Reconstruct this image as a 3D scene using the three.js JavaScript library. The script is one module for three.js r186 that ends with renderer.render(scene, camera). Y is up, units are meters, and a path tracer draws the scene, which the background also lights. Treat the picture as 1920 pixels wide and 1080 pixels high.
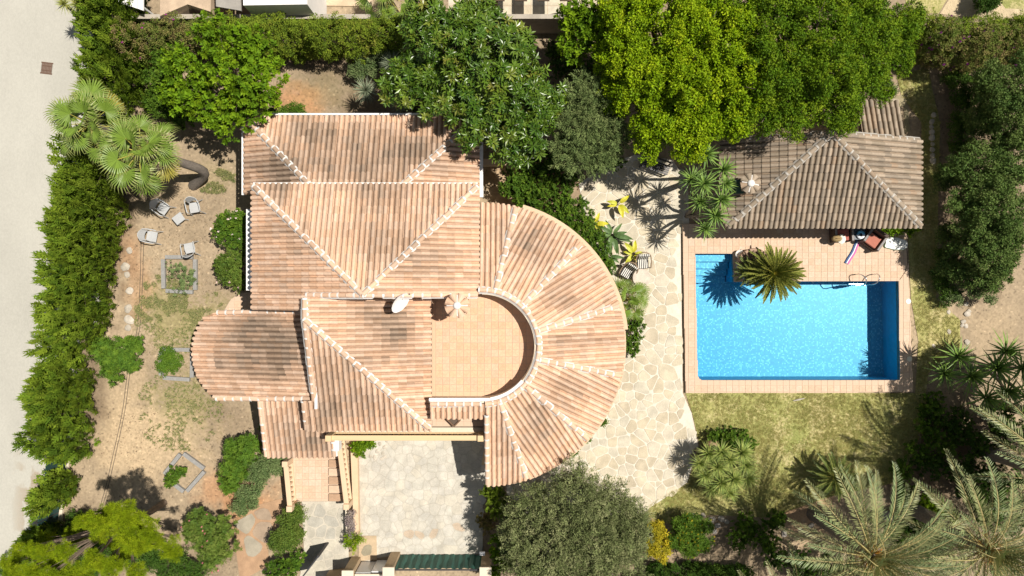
import * as THREE from 'three';
import { mergeGeometries } from 'three/addons/utils/BufferGeometryUtils.js';
import { RoundedBoxGeometry } from 'three/addons/geometries/RoundedBoxGeometry.js';

// ---------- camera, sky, sun, exposure ----------
const H = 33, S = 42;                       // drone height in metres; photo pixels per metre on the ground
const scene = new THREE.Scene();
const camera = new THREE.PerspectiveCamera(2 * Math.atan(540 / (S * H)) * 180 / Math.PI, 16 / 9, 0.5, 6000);
camera.position.set(0, H, 0); camera.up.set(0, 0, -1); camera.lookAt(0, 0, 0);
const SUN = new THREE.Vector3(0.46, 1, -0.10).normalize();
{ // clear summer sky, paler towards the horizon
  const w = 64, h = 32, d = new Float32Array(w * h * 4); for (let j = 0; j < h; j++) { const e = ((j + .5) / h - .5) * 2, t = Math.pow(Math.max(0, e), .55); for (let i = 0; i < w; i++) { const o = (j * w + i) * 4; d[o] = .215 * (1 - t) + .11 * t; d[o + 1] = .217 * (1 - t) + .132 * t; d[o + 2] = .222 * (1 - t) + .168 * t; d[o + 3] = 1; } }
  const t = new THREE.DataTexture(d, w, h, THREE.RGBAFormat, THREE.FloatType); t.mapping = THREE.EquirectangularReflectionMapping; t.magFilter = THREE.LinearFilter; t.needsUpdate = true; scene.background = t; scene.environment = t;
}
const sun = new THREE.DirectionalLight(0xfff7ec, 4.3); sun.name = 'sun';
sun.position.copy(SUN).multiplyScalar(80); sun.castShadow = true;
Object.assign(sun.shadow.camera, { left: -40, right: 40, top: 30, bottom: -30, near: 1, far: 200 }); sun.shadow.mapSize.set(4096, 4096);
scene.add(sun); scene.add(sun.target);
const renderer = new THREE.WebGLRenderer({ antialias: true });
renderer.toneMapping = THREE.LinearToneMapping; renderer.toneMappingExposure = 1.4; renderer.shadowMap.enabled = true;

// ---------- helpers ----------
const V = (x, y, z) => new THREE.Vector3(x, y, z);
const P = (px, py, h = 0) => V((px - 960) / S * (1 - h / H), h, (py - 540) / S * (1 - h / H));   // photo pixel at a known height -> place
const ML = (n, h = 0) => n / S * (1 - h / H);                                                   // pixels -> metres at that height
function RNG(seed) { let a = (seed * 2654435761) >>> 0; return () => { a = (a + 0x6D2B79F5) >>> 0; let t = a; t = Math.imul(t ^ (t >>> 15), t | 1); t ^= t + Math.imul(t ^ (t >>> 7), t | 61); return ((t ^ (t >>> 14)) >>> 0) / 4294967296; }; }
const hash2 = (x, y) => { let h = Math.imul(x | 0, 374761393) + Math.imul(y | 0, 668265263); h = Math.imul(h ^ (h >>> 13), 1274126177); return ((h ^ (h >>> 16)) >>> 0) / 4294967296; };
const sm = (t) => t * t * (3 - 2 * t), clamp = (x, a = 0, b = 1) => Math.min(b, Math.max(a, x)), lerp = (a, b, t) => a + (b - a) * t;
const step = (a, b, x) => sm(clamp((x - a) / (b - a)));
function noise(x, y, per = 0) {
  const xi = Math.floor(x), yi = Math.floor(y), fx = sm(x - xi), fy = sm(y - yi), w = per ? (v) => ((v % per) + per) % per : (v) => v;
  const x0 = w(xi), x1 = w(xi + 1), y0 = w(yi), y1 = w(yi + 1);
  return lerp(lerp(hash2(x0, y0), hash2(x1, y0), fx), lerp(hash2(x0, y1), hash2(x1, y1), fx), fy);
}
function fbm(x, y, oct = 4, per = 0) { let s = 0, a = 0.5, n = 0; for (let i = 0; i < oct; i++) { s += a * noise(x + i * 17, y + i * 31, per); n += a; a *= 0.5; x *= 2; y *= 2; per *= 2; } return s / n; }
const toS = (c) => 255 * (c <= 0.0031308 ? 12.92 * c : 1.055 * Math.pow(c, 1 / 2.4) - 0.055);
const TOS = new Uint8Array(4097).map((_, i) => Math.round(toS(i / 4096)));
function tex(w, h, fn, { srgb = true, repeat = null, wrap = THREE.RepeatWrapping } = {}) {
  const d = new Uint8Array(w * h * 4);
  for (let j = 0; j < h; j++) for (let i = 0; i < w; i++) {
    const c = fn((i + 0.5) / w, (j + 0.5) / h, i, j), o = (j * w + i) * 4;
    for (let k = 0; k < 3; k++) { const v = clamp(Array.isArray(c) ? c[k] : c); d[o + k] = srgb ? TOS[Math.round(v * 4096)] : Math.round(v * 255); }
    d[o + 3] = 255;
  }
  const t = new THREE.DataTexture(d, w, h); t.wrapS = t.wrapT = wrap; t.magFilter = THREE.LinearFilter; t.minFilter = THREE.LinearMipmapLinearFilter; t.generateMipmaps = true;
  if (srgb) t.colorSpace = THREE.SRGBColorSpace;
  if (repeat) t.repeat.set(1 / repeat[0], 1 / repeat[1]);        // repeat given as the texture's size in metres
  t.needsUpdate = true; return t;
}
// grain maps used to modulate a material's own colour (mean near 1)
const grain = (size, metres, lo, hi, f1, f2, mixc = 0.5) => tex(size, size, (u, v) => { const a = fbm(u * f1, v * f1, 4, f1), b = noise(u * f2, v * f2, f2); const t = clamp((lerp(a, b, mixc) - 0.5) * 1.6 + 0.5); return lerp(lo, hi, t); }, { repeat: [metres, metres] });
const G_STONE = grain(512, 2.2, 0.66, 1.0, 8, 128, 0.35), G_FINE = grain(256, 1.1, 0.78, 1.0, 8, 64, 0.5), G_CLAY = grain(512, 1.7, 0.74, 1.0, 12, 96, 0.35), G_PLASTER = grain(256, 3, 0.86, 1.0, 6, 64, 0.3), G_WOOD = tex(128, 256, (u, v) => lerp(0.6, 1, fbm(u * 24, v * 3, 3, 24) * 0.7 + 0.3 * noise(u * 64, v * 4, 64)), { repeat: [0.5, 1.5] });
const B_FINE = tex(256, 256, (u, v) => fbm(u * 16, v * 16, 4, 16), { srgb: false, repeat: [0.8, 0.8] });
const lin = (r, g, b) => new THREE.Color().setRGB(r, g, b);
function mat(c, o = {}) { const { phys, ...r } = o; return new (phys ? THREE.MeshPhysicalMaterial : THREE.MeshStandardMaterial)({ color: c.isColor ? c : lin(...c), roughness: 0.85, ...r }); }
const leafMat = (o = {}) => new THREE.MeshPhysicalMaterial({ color: 0xffffff, roughness: 0.62, side: THREE.DoubleSide, ...o });

const names = {};
const numbered = (n) => { const k = names[n] = (names[n] ?? -1) + 1; return k ? n + '_' + String(k).padStart(3, '0') : n; };
function ready(o) { o.traverse((m) => { if (m.isMesh) { m.castShadow = m.receiveShadow = true; } }); return o; }
function mesh(name, geo, m, parent) { const o = new THREE.Mesh(geo, m); o.name = name; o.castShadow = o.receiveShadow = true; if (parent) parent.add(o); return o; }
function tag(o, label, category, group) { o.userData.label = label; o.userData.category = category; if (group) o.userData.group = group; return o; }
function thing(name, label, category, pos, turn = 0, group) { const o = new THREE.Group(); o.name = numbered(name); if (pos) o.position.copy(pos); o.rotation.y = turn; tag(o, label, category, group); scene.add(o); return o; }
function solo(name, geo, m, label, category, group) { const o = mesh(numbered(name), geo, m); tag(o, label, category, group); scene.add(o); return o; }
function struct(name, geo, m) { const o = mesh(numbered(name), geo, m); o.userData.kind = 'structure'; scene.add(o); return o; }
function structGroup(name) { const o = new THREE.Group(); o.name = numbered(name); o.userData.kind = 'structure'; scene.add(o); return o; }

class GB {                                   // collects triangles with normals, uv and colours
  constructor() { this.p = []; this.n = []; this.uv = []; this.c = []; this.color = [1, 1, 1]; }
  v(p, n, u, w) { this.p.push(p.x, p.y, p.z); this.n.push(n.x, n.y, n.z); this.uv.push(u ?? p.x, w ?? p.z); this.c.push(...this.color); }
  tri(a, b, c, n, ua, ub, uc) { const g = b.clone().sub(a).cross(c.clone().sub(a)).normalize(); if (!n) n = g; else if (g.dot(n) < 0) { [b, c] = [c, b]; [ub, uc] = [uc, ub]; } this.v(a, n, ...(ua || [])); this.v(b, n, ...(ub || [])); this.v(c, n, ...(uc || [])); }
  quad(a, b, c, d, n) { this.tri(a, b, c, n); this.tri(a, c, d, n); }
  tube(pts, radii, k = 5, cap = true) {
    let a0 = null;
    const rings = pts.map((p, i) => { const t = pts[Math.min(i + 1, pts.length - 1)].clone().sub(pts[Math.max(i - 1, 0)]).normalize(); const a = a0 ? a0.clone().addScaledVector(t, -a0.dot(t)).normalize() : t.clone().cross(Math.abs(t.y) > 0.9 ? V(1, 0, 0) : V(0, 1, 0)).normalize(), b = t.clone().cross(a); a0 = a; const r = Array.isArray(radii) ? radii[i] : radii; return Array.from({ length: k }, (_, j) => { const q = j / k * Math.PI * 2, n = a.clone().multiplyScalar(Math.cos(q)).addScaledVector(b, Math.sin(q)); return [p.clone().addScaledVector(n, r), n]; }); });
    let L = 0;
    for (let i = 0; i + 1 < rings.length; i++) { const dl = pts[i].distanceTo(pts[i + 1]); for (let j = 0; j < k; j++) { const A = rings[i][j], B = rings[i][(j + 1) % k], C = rings[i + 1][(j + 1) % k], D = rings[i + 1][j]; const u0 = j * 0.1, u1 = u0 + 0.1; this.v(A[0], A[1], u0, L); this.v(B[0], B[1], u1, L); this.v(C[0], C[1], u1, L + dl); this.v(A[0], A[1], u0, L); this.v(C[0], C[1], u1, L + dl); this.v(D[0], D[1], u0, L + dl); } L += dl; }
    if (cap) for (const [i, s] of [[0, -1], [rings.length - 1, 1]]) { const t = pts[Math.min(i + 1, pts.length - 1)].clone().sub(pts[Math.max(i - 1, 0)]).normalize().multiplyScalar(s); for (let j = 1; j + 1 < k; j++) this.tri(rings[i][0][0], rings[i][j][0], rings[i][j + 1][0], t); }
    return this;
  }
  box(cx, cy, cz, sx, sy, sz, ry = 0) { const g = new THREE.BoxGeometry(sx, sy, sz).toNonIndexed(); g.rotateY(ry); g.translate(cx, cy, cz); return this.add(g); }
  add(g) { g = g.index ? g.toNonIndexed() : g; const p = g.attributes.position, n = g.attributes.normal, u = g.attributes.uv; for (let i = 0; i < p.count; i++) { this.p.push(p.getX(i), p.getY(i), p.getZ(i)); this.n.push(n.getX(i), n.getY(i), n.getZ(i)); this.uv.push(u ? u.getX(i) : p.getX(i), u ? u.getY(i) : p.getZ(i)); this.c.push(...this.color); } return this; }
  geo(colors = false) { const g = new THREE.BufferGeometry(); g.setAttribute('position', new THREE.Float32BufferAttribute(this.p, 3)); g.setAttribute('normal', new THREE.Float32BufferAttribute(this.n, 3)); g.setAttribute('uv', new THREE.Float32BufferAttribute(this.uv, 2)); if (colors) g.setAttribute('color', new THREE.Float32BufferAttribute(this.c, 3)); return g; }
}
// polygon prism: pts = [[x, z], ...] in metres, top at y1, bottom at y0, optional chamfer; uv in metres
function prism(pts, y0, y1, { holes = [], chamfer = 0, bottom = false } = {}) {
  const b = new GB(), area = (q) => THREE.ShapeUtils.area(q.map(([x, z]) => new THREE.Vector2(x, z)));
  pts = area(pts) < 0 ? pts.slice().reverse() : pts; holes = holes.map((h) => area(h) > 0 ? h.slice().reverse() : h);
  const inset = (q, d) => d ? q.map((p, i) => { const a = q[(i + q.length - 1) % q.length], c = q[(i + 1) % q.length]; const n1 = nrm(a, p), n2 = nrm(p, c); const m = [n1[0] + n2[0], n1[1] + n2[1]], k = d / Math.max(0.35, (m[0] * m[0] + m[1] * m[1]) / 2); return [p[0] - m[0] * k, p[1] - m[1] * k]; }) : q;
  const nrm = (a, c) => { const l = Math.hypot(c[0] - a[0], c[1] - a[1]) || 1; return [(c[1] - a[1]) / l, -(c[0] - a[0]) / l]; };
  const top = inset(pts, chamfer), all = [...top, ...holes.flat()];
  const faces = THREE.ShapeUtils.triangulateShape(top.map((p) => new THREE.Vector2(...p)), holes.map((h) => h.map((p) => new THREE.Vector2(...p))));
  const up = V(0, 1, 0), q = (p, y) => V(p[0], y, p[1]);
  for (const f of faces) { b.tri(q(all[f[0]], y1), q(all[f[2]], y1), q(all[f[1]], y1), up); if (bottom) b.tri(q(all[f[0]], y0), q(all[f[1]], y0), q(all[f[2]], y0), V(0, -1, 0)); }
  for (const ring of [pts, ...holes]) for (let i = 0; i < ring.length; i++) {
    const a = ring[i], c = ring[(i + 1) % ring.length], n = nrm(a, c), N = V(n[0], 0, n[1]), l = Math.hypot(c[0] - a[0], c[1] - a[1]);
    const yt = ring === pts ? y1 - chamfer : y1;
    if (yt > y0) { b.tri(q(a, y0), q(a, yt), q(c, yt), N, [0, y0], [0, yt], [l, yt]); b.tri(q(a, y0), q(c, yt), q(c, y0), N, [0, y0], [l, yt], [l, y0]); }
    if (ring === pts && chamfer) { const a2 = top[i], c2 = top[(i + 1) % ring.length]; const N2 = V(n[0], 1, n[1]).normalize(); b.quad(q(a, yt), q(a2, y1), q(c2, y1), q(c, yt), N2); }
  }
  return b.geo();
}
const xz = (pts, h = 0) => pts.map(([px, py]) => { const p = P(px, py, h); return [p.x, p.z]; });
const sheet = (pts, y, h = y) => prism(xz(pts, h), y, y);
const box = (sx, sy, sz, x = 0, y = 0, z = 0, r = 0) => { const g = r ? new RoundedBoxGeometry(sx, sy, sz, 2, r) : new THREE.BoxGeometry(sx, sy, sz); g.translate(x, y, z); return g; };
const cyl = (r0, r1, h, k = 16, x = 0, y = 0, z = 0) => { const g = new THREE.CylinderGeometry(r1, r0, h, k); g.translate(x, y + h / 2, z); return g; };
const inPoly = (pts, x, y) => { let r = false; for (let i = 0, j = pts.length - 1; i < pts.length; j = i++) { const a = pts[i], b = pts[j]; if ((a[1] > y) !== (b[1] > y) && x < (b[0] - a[0]) * (y - a[1]) / (b[1] - a[1]) + a[0]) r = !r; } return r; };
// irregular stone cells (clipped half-planes round jittered seeds), in metres
function crazyCells(poly, spacing, seed, jitter = 0.42, gap = 0.03) {
  const r = RNG(seed), xs = poly.map((p) => p[0]), zs = poly.map((p) => p[1]), seeds = [], cells = [];
  for (let z = Math.min(...zs) - spacing; z < Math.max(...zs) + spacing; z += spacing) for (let x = Math.min(...xs) - spacing; x < Math.max(...xs) + spacing; x += spacing) if (r() > 0.12) seeds.push([x + (r() - 0.5) * 2 * jitter * spacing, z + (r() - 0.5) * 2 * jitter * spacing, 0.75 + r() * 0.5]);
  for (const s of seeds) {
    if (!inPoly(poly, s[0], s[1])) continue;
    let c = [[-1, -1], [1, -1], [1, 1], [-1, 1]].map(([a, b]) => [s[0] + a * spacing * 1.3, s[1] + b * spacing * 1.3]);
    for (const o of seeds) {
      const dx = o[0] - s[0], dz = o[1] - s[1], d = Math.hypot(dx, dz); if (!d || d > spacing * 2.8) continue;
      const m = d * s[2] / (s[2] + o[2]) - gap / 2, out = [], f = (p) => ((p[0] - s[0]) * dx + (p[1] - s[1]) * dz) / d - m;
      for (let i = 0; i < c.length; i++) { const a = c[i], b = c[(i + 1) % c.length], fa = f(a), fb = f(b); if (fa <= 0) out.push(a); if ((fa < 0) !== (fb < 0)) { const t = fa / (fa - fb); out.push([a[0] + (b[0] - a[0]) * t, a[1] + (b[1] - a[1]) * t]); } }
      c = out; if (c.length < 3) break;
    }
    c = c.filter((p, i) => { const q = c[(i + 1) % c.length]; return q && Math.hypot(p[0] - q[0], p[1] - q[1]) > 0.03; });
    if (c.length < 3) continue;
    // cut the sharp corners a little
    const rc = []; for (let i = 0; i < c.length; i++) { const a = c[(i + c.length - 1) % c.length], p = c[i], b = c[(i + 1) % c.length]; const k = 0.12 + r() * 0.1; rc.push([lerp(p[0], a[0], k), lerp(p[1], a[1], k)], [lerp(p[0], b[0], k), lerp(p[1], b[1], k)]); }
    if (rc.every((p) => inPoly(poly, p[0], p[1])) || rc.filter((p) => inPoly(poly, p[0], p[1])).length > rc.length * 0.6) cells.push(rc);
  }
  return cells;
}

// ---------- ground ----------
// patches of matter on the garden soil, in photo pixels: [x, y, rx, ry, kind, strength]; 0 weedy grass, 1 orange earth, 2 dark earth, litter and painted tree shade, 3 pale sand, 4 green grass
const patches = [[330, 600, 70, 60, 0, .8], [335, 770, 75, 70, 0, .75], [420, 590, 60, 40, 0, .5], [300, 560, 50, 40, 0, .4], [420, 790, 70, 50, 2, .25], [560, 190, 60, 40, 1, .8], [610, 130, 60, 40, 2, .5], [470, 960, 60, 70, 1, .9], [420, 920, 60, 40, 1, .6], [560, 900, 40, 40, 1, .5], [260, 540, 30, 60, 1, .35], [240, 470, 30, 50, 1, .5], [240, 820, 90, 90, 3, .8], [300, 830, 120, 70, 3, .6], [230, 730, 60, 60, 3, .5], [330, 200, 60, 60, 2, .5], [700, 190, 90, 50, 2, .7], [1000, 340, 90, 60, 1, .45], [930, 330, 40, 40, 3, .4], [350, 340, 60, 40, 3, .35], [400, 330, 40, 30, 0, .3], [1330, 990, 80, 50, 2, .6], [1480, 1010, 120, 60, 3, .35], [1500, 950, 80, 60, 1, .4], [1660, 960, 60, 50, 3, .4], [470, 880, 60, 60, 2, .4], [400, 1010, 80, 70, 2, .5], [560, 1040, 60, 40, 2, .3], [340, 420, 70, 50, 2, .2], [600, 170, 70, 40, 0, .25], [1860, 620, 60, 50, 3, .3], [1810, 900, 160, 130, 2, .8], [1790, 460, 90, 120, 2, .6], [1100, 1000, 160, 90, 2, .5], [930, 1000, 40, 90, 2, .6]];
patches.push([1250, 130, 150, 150, 2, .9], [1500, 120, 200, 130, 2, .9], [900, 160, 150, 130, 2, .9], [1090, 180, 90, 120, 2, .9], [1800, 220, 60, 120, 2, .9], [1830, 400, 90, 160, 2, .9], [210, 300, 60, 300, 2, .8], [170, 730, 40, 120, 2, .8], [600, 90, 220, 40, 2, .8], [1780, 880, 160, 130, 2, .8], [200, 1020, 160, 70, 2, .8], [1090, 1000, 130, 80, 2, .8]);  // litter, darkened to paint in the shade under trees and hedges
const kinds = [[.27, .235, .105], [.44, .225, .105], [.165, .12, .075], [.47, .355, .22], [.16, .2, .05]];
const GW = 64, GH = 40;                                    // the soil map covers 64 x 40 m
const soil = tex(1600, 1000, (u, v) => {
  const x = (u - .5) * GW, z = (.5 - v) * GH, px = x * S + 960, py = z * S + 540;
  const n1 = fbm(x * .45 + 50, z * .45 + 50, 4), n2 = fbm(x * 2.3 + 9, z * 2.3, 3), n3 = noise(x * 14, z * 14), n4 = noise(x * 31 + 5, z * 31);
  let c = [.345, .267, .175].map((k, i) => lerp(k * .74, k * 1.14, clamp((n1 - .5) * 1.7 + .5)));
  const w1 = (n2 - .5) * .9;
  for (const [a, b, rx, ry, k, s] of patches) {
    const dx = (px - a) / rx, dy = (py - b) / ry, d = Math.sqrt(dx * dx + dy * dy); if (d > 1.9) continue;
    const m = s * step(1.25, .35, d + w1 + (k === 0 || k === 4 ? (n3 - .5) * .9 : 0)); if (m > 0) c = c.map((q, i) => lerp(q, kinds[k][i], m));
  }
  const g = 1 + (n3 - .5) * .34 + (n4 - .5) * .28; c = c.map((q) => q * g);
  const h = hash2(Math.floor(px / 2.2), Math.floor(py / 2.2)); if (h > .972) c = c.map((q) => q * (.45 + (1 - h) * 10));   // small stones, twigs and leaves
  if (h < .012) c = c.map((q) => Math.min(.75, q * 1.45));
  return c;
}, { wrap: THREE.MirroredRepeatWrapping });
{
  const g = new THREE.PlaneGeometry(600, 600); g.rotateX(-Math.PI / 2); const p = g.attributes.position, uv = g.attributes.uv;
  for (let i = 0; i < p.count; i++) uv.setXY(i, p.getX(i) / GW + .5, .5 - p.getZ(i) / GH);
  // the pool's pit is left open in the ground
  const hole = xz([[1298, 470], [1694, 470], [1694, 719], [1298, 719]]); const shp = prism([[-300, -300], [300, -300], [300, 300], [-300, 300]], -.012, -.012, { holes: [hole] });
  const q = shp.attributes.position, w = shp.attributes.uv; for (let i = 0; i < q.count; i++) w.setXY(i, q.getX(i) / GW + .5, .5 - q.getZ(i) / GH);
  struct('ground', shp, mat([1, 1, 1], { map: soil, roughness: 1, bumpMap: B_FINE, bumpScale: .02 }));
}
// street of pale worn concrete, leaf litter blown against the hedge
const streetTex = tex(768, 1536, (u, v) => {
  const x = u * 9, z = v * 18; const n = fbm(x * .6, z * .6, 4), f = noise(x * 22, z * 22), f2 = noise(x * 60, z * 60);
  let c = [.425, .413, .362].map((k) => k * lerp(.86, 1.07, n) * (1 + (f - .5) * .1 + (f2 - .5) * .1));
  const px = u * 378, py = 540 + (.5 - v) * 27.3 * S, l = step(.44, .6, fbm(x * 2.4 + 3, z * 2.4, 4)) * step(800, 900, py) * step(10, 60, px);
  const s = l * (.55 + .45 * f); c = c.map((q, i) => lerp(q, [.27, .19, .11][i], s * .75));
  if (f2 > .93 && f > .6) c = c.map((q) => q * .72);
  return c;
}, { wrap: THREE.ClampToEdgeWrapping });
{
  const g = sheet([[-900, -600], [215, -600], [232, 60], [250, 270], [190, 300], [190, 600], [150, 640], [135, 850], [90, 1000], [40, 1090], [0, 1700], [-900, 1700]], .004, 0); const q = g.attributes.position, w = g.attributes.uv;
  for (let i = 0; i < q.count; i++) { w.setXY(i, (q.getX(i) + 22.86) / 9, .5 - q.getZ(i) / 27.3); }
  struct('street', g, mat([1, 1, 1], { map: streetTex, roughness: .95, bumpMap: B_FINE, bumpScale: .006 }));
}
// lawn
const lawnTex = tex(1024, 1024, (u, v) => {
  const x = u * 16, z = v * 16, n = fbm(x * .55, z * .55, 4), m = fbm(x * 1.7 + 40, z * 1.7, 3), f = noise(x * 20, z * 20), f2 = noise(x * 44, z * 44);
  let c = [.30, .285, .085].map((k, i) => lerp([.225, .25, .07][i], [.36, .335, .125][i], clamp((n - .5) * 1.6 + .5)));
  const d = step(.5, .72, m + (f - .5) * .4); c = c.map((q, i) => lerp(q, [.49, .40, .225][i], d * .5));
  return c.map((q) => q * (1 + (f - .5) * .36 + (f2 - .5) * .4));
}, { repeat: [16, 16] });
const lawnMat = mat([1, 1, 1], { map: lawnTex, roughness: 1, bumpMap: B_FINE, bumpScale: .03 });
const lawnA = [[1285, 737], [1716, 737], [1722, 640], [1708, 560], [1702, 440], [1725, 425], [1728, 230], [1690, 180], [1680, 135], [1740, 130], [1762, 230], [1760, 320], [1755, 560], [1800, 600], [1800, 650], [1740, 700], [1730, 800], [1700, 900], [1560, 930], [1440, 970], [1330, 965], [1260, 985], [1205, 965], [1225, 940], [1290, 905], [1312, 835], [1298, 775]];
struct('lawn', sheet(lawnA, .008, 0), lawnMat);
struct('neighbour_lawn', sheet([[1690, -80], [1785, -80], [1775, 0], [1760, 25], [1700, 25]], .006, 0), lawnMat);
struct('neighbour_lawn', sheet([[1868, -60], [1990, -60], [1990, 20], [1885, 16], [1872, 0]], .006, 0), lawnMat);
struct('gravel_path', sheet([[1790, -80], [1868, -80], [1872, 0], [1885, 16], [1990, 20], [1990, 40], [1820, 33], [1762, 26], [1778, 0]], .010, 0), mat([.62, .5, .32], { map: G_STONE, roughness: 1, bumpMap: B_FINE, bumpScale: .03 }));
// grass blades over the lawn
{
  const b = new GB(), r = RNG(5); for (let i = 0; i < 9; i++) { const a = r() * 6.28, l = .03 + r() * .05, t = .3 + r() * .9, w = .006; const d = V(Math.cos(a) * Math.sin(t), Math.cos(t), Math.sin(a) * Math.sin(t)).multiplyScalar(l), s = V(-Math.sin(a) * w, 0, Math.cos(a) * w), o = V((r() - .5) * .07, 0, (r() - .5) * .07); b.tri(o.clone().sub(s), o.clone().add(s), o.clone().add(d)); }
  const spots = [], q = RNG(6), deck = [[1275, 415], [1716, 415], [1720, 742], [1275, 742]];
  while (spots.length < 16000) { const px = 1200 + q() * 620, py = 120 + q() * 880; if (inPoly(lawnA, px, py) && !(inPoly(deck, px, py) && py < 738 && px < 1712)) { const p = P(px, py); if (fbm(p.x * .9, p.z * .9, 3) + q() * .5 > .62) spots.push(p); } }
  const im = new THREE.InstancedMesh(b.geo(), leafMat({ clearcoat: 0 }), spots.length), m = new THREE.Matrix4(), c = new THREE.Color();
  spots.forEach((p, i) => { const s = .7 + q() * .8; m.makeRotationY(q() * 6.28).scale(V(s, s, s)).setPosition(p.x, .008, p.z); im.setMatrixAt(i, m); const t = q(); im.setColorAt(i, c.setRGB(lerp(.22, .42, t), lerp(.24, .36, t), lerp(.05, .13, t))); });
  im.name = 'grass'; im.userData = { kind: 'stuff', label: 'short dry grass of the lawn round the pool', category: 'grass' }; im.castShadow = im.receiveShadow = true; scene.add(im);
}

// dry leaves and weeds on the garden soil
{
  const soilA = [[250, 460], [240, 600], [250, 720], [190, 840], [190, 930], [330, 940], [430, 940], [470, 820], [500, 770], [380, 740], [365, 650], [380, 590], [440, 560], [410, 400], [450, 330], [400, 310], [330, 370]], q = RNG(16), m = new THREE.Matrix4(), e = new THREE.Euler(), qt = new THREE.Quaternion(), c = new THREE.Color();
  const scatter = (name, label, category, n, geo, pick, col, size) => { const im = new THREE.InstancedMesh(geo, mat([1, 1, 1], { side: THREE.DoubleSide, roughness: 1 }), n); for (let i = 0; i < n;) { const [px, py] = pick(); const p = P(px, py), s = size(); m.compose(V(p.x, .012, p.z), qt.setFromEuler(e.set((q() - .5) * .5, q() * 6.28, (q() - .5) * .5)), V(s, s, s)); im.setMatrixAt(i, m); im.setColorAt(i, col(c)); i++; } im.name = name; im.userData = { kind: 'stuff', label, category }; im.castShadow = im.receiveShadow = true; scene.add(im); };
  const inside = () => { for (;;) { const x = 180 + q() * 330, y = 300 + q() * 650; if (inPoly(soilA, x, y)) return [x, y]; } };
  const leaf = new GB(); leaf.quad(V(-.5, 0, 0), V(0, .12, .3), V(.55, .05, 0), V(0, .1, -.3)); scatter('leaf_litter', 'dry fallen leaves and chips strewn over the garden soil', 'leaves', 3200, leaf.geo(), inside, (k) => { const t = q(); return k.setRGB(lerp(.14, .42, t), lerp(.10, .31, t), lerp(.06, .19, t)); }, () => .03 + q() * q() * .07);
  const weed = new GB(), r = RNG(8); for (let i = 0; i < 14; i++) { const a = r() * 6.28, l = .05 + r() * .09, t = .4 + r() * .9, d = V(Math.cos(a) * Math.sin(t), Math.cos(t), Math.sin(a) * Math.sin(t)).multiplyScalar(l), sd = V(-Math.sin(a) * .008, 0, Math.cos(a) * .008); weed.tri(sd.clone().negate(), sd, d); }
  const greens = patches.filter((p) => p[4] === 0 && p[0] < 500); scatter('weeds', 'thin grey green weeds growing in patches on the garden soil', 'weeds', 2600, weed.geo(), () => { for (;;) { const g = greens[Math.floor(q() * greens.length)], a = q() * 6.28, d = Math.sqrt(q()) * 1.1, x = g[0] + Math.cos(a) * d * g[2], y = g[1] + Math.sin(a) * d * g[3]; if (inPoly(soilA, x, y) && fbm(x * .03, y * .03, 3) > .42) return [x, y]; } }, (k) => { const t = q(); return k.setRGB(lerp(.13, .30, t), lerp(.16, .28, t), lerp(.05, .11, t)); }, () => .6 + q() * .8);
}

// ---------- paving ----------
function paving(name, outline, bedMat, stones, spacing, seed, { y = .012, rise = .016, gap = .035, keep = () => true, max = 300, pieceName = 'flagstone' } = {}) {
  const o = structGroup(name), poly = xz(outline); mesh('mortar_bed', prism(poly, -.05, y), bedMat, o);
  const r = RNG(seed + 77), cells = crazyCells(poly, spacing, seed, .42, gap).filter((c) => { const cx = c.reduce((s, p) => s + p[0], 0) / c.length, cz = c.reduce((s, p) => s + p[1], 0) / c.length; return keep(cx * S + 960, cz * S + 540); });
  const area = (c) => Math.abs(THREE.ShapeUtils.area(c.map((p) => new THREE.Vector2(...p)))); cells.sort((a, b) => area(b) - area(a));
  const rest = []; cells.forEach((c, i) => { const g = prism(c, y - .008, y + rise * (.4 + r() * .8), { chamfer: .007 }); if (i < max) mesh(pieceName, g, stones[Math.floor(r() * stones.length)], o); else rest.push(g); });
  if (rest.length) { const m = mesh('small_' + pieceName + 's', mergeGeometries(rest), stones[0], o); m.userData.kind = 'stuff'; }
  return o;
}
const stoneTones = [[.625, .555, .415], [.64, .575, .45], [.605, .525, .38], [.625, .56, .425], [.655, .58, .43], [.60, .55, .435], [.565, .49, .36]].map((c) => mat(c, { map: G_STONE, roughness: .9, bumpMap: B_FINE, bumpScale: .006 }));
const jointMat = mat([.70, .645, .54], { map: G_FINE, roughness: .95 });
const pathOutline = [[1085, 345], [1130, 312], [1190, 290], [1260, 300], [1290, 340], [1292, 420], [1276, 424], [1280, 737], [1297, 775], [1309, 835], [1288, 905], [1240, 938], [1205, 960], [1150, 985], [1050, 960], [990, 960], [950, 925], [950, 870], [1060, 860], [1130, 790], [1160, 690], [1140, 600], [1120, 520], [1100, 420]];
paving('stone_path', pathOutline, jointMat, stoneTones, .43, 11, { keep: (x, y) => !(Math.hypot(x - 905, y - 640) < 228) });
const driveTones = [[.60, .57, .49], [.59, .555, .475], [.615, .58, .50], [.58, .55, .48], [.605, .56, .465]].map((c) => mat(c, { map: G_STONE, roughness: .95, bumpMap: B_FINE, bumpScale: .008 }));
const rust = mat([.57, .46, .345], { map: G_STONE, roughness: .95, bumpMap: B_FINE, bumpScale: .008 });
const driveBed = mat([.53, .495, .42], { map: G_STONE, roughness: 1 });
const drive = paving('driveway', [[672, 800], [960, 800], [960, 880], [905, 940], [905, 1039], [752, 1039], [690, 1049], [672, 1049]], driveBed, driveTones, .37, 23, { rise: .007, gap: .028 });
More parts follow.
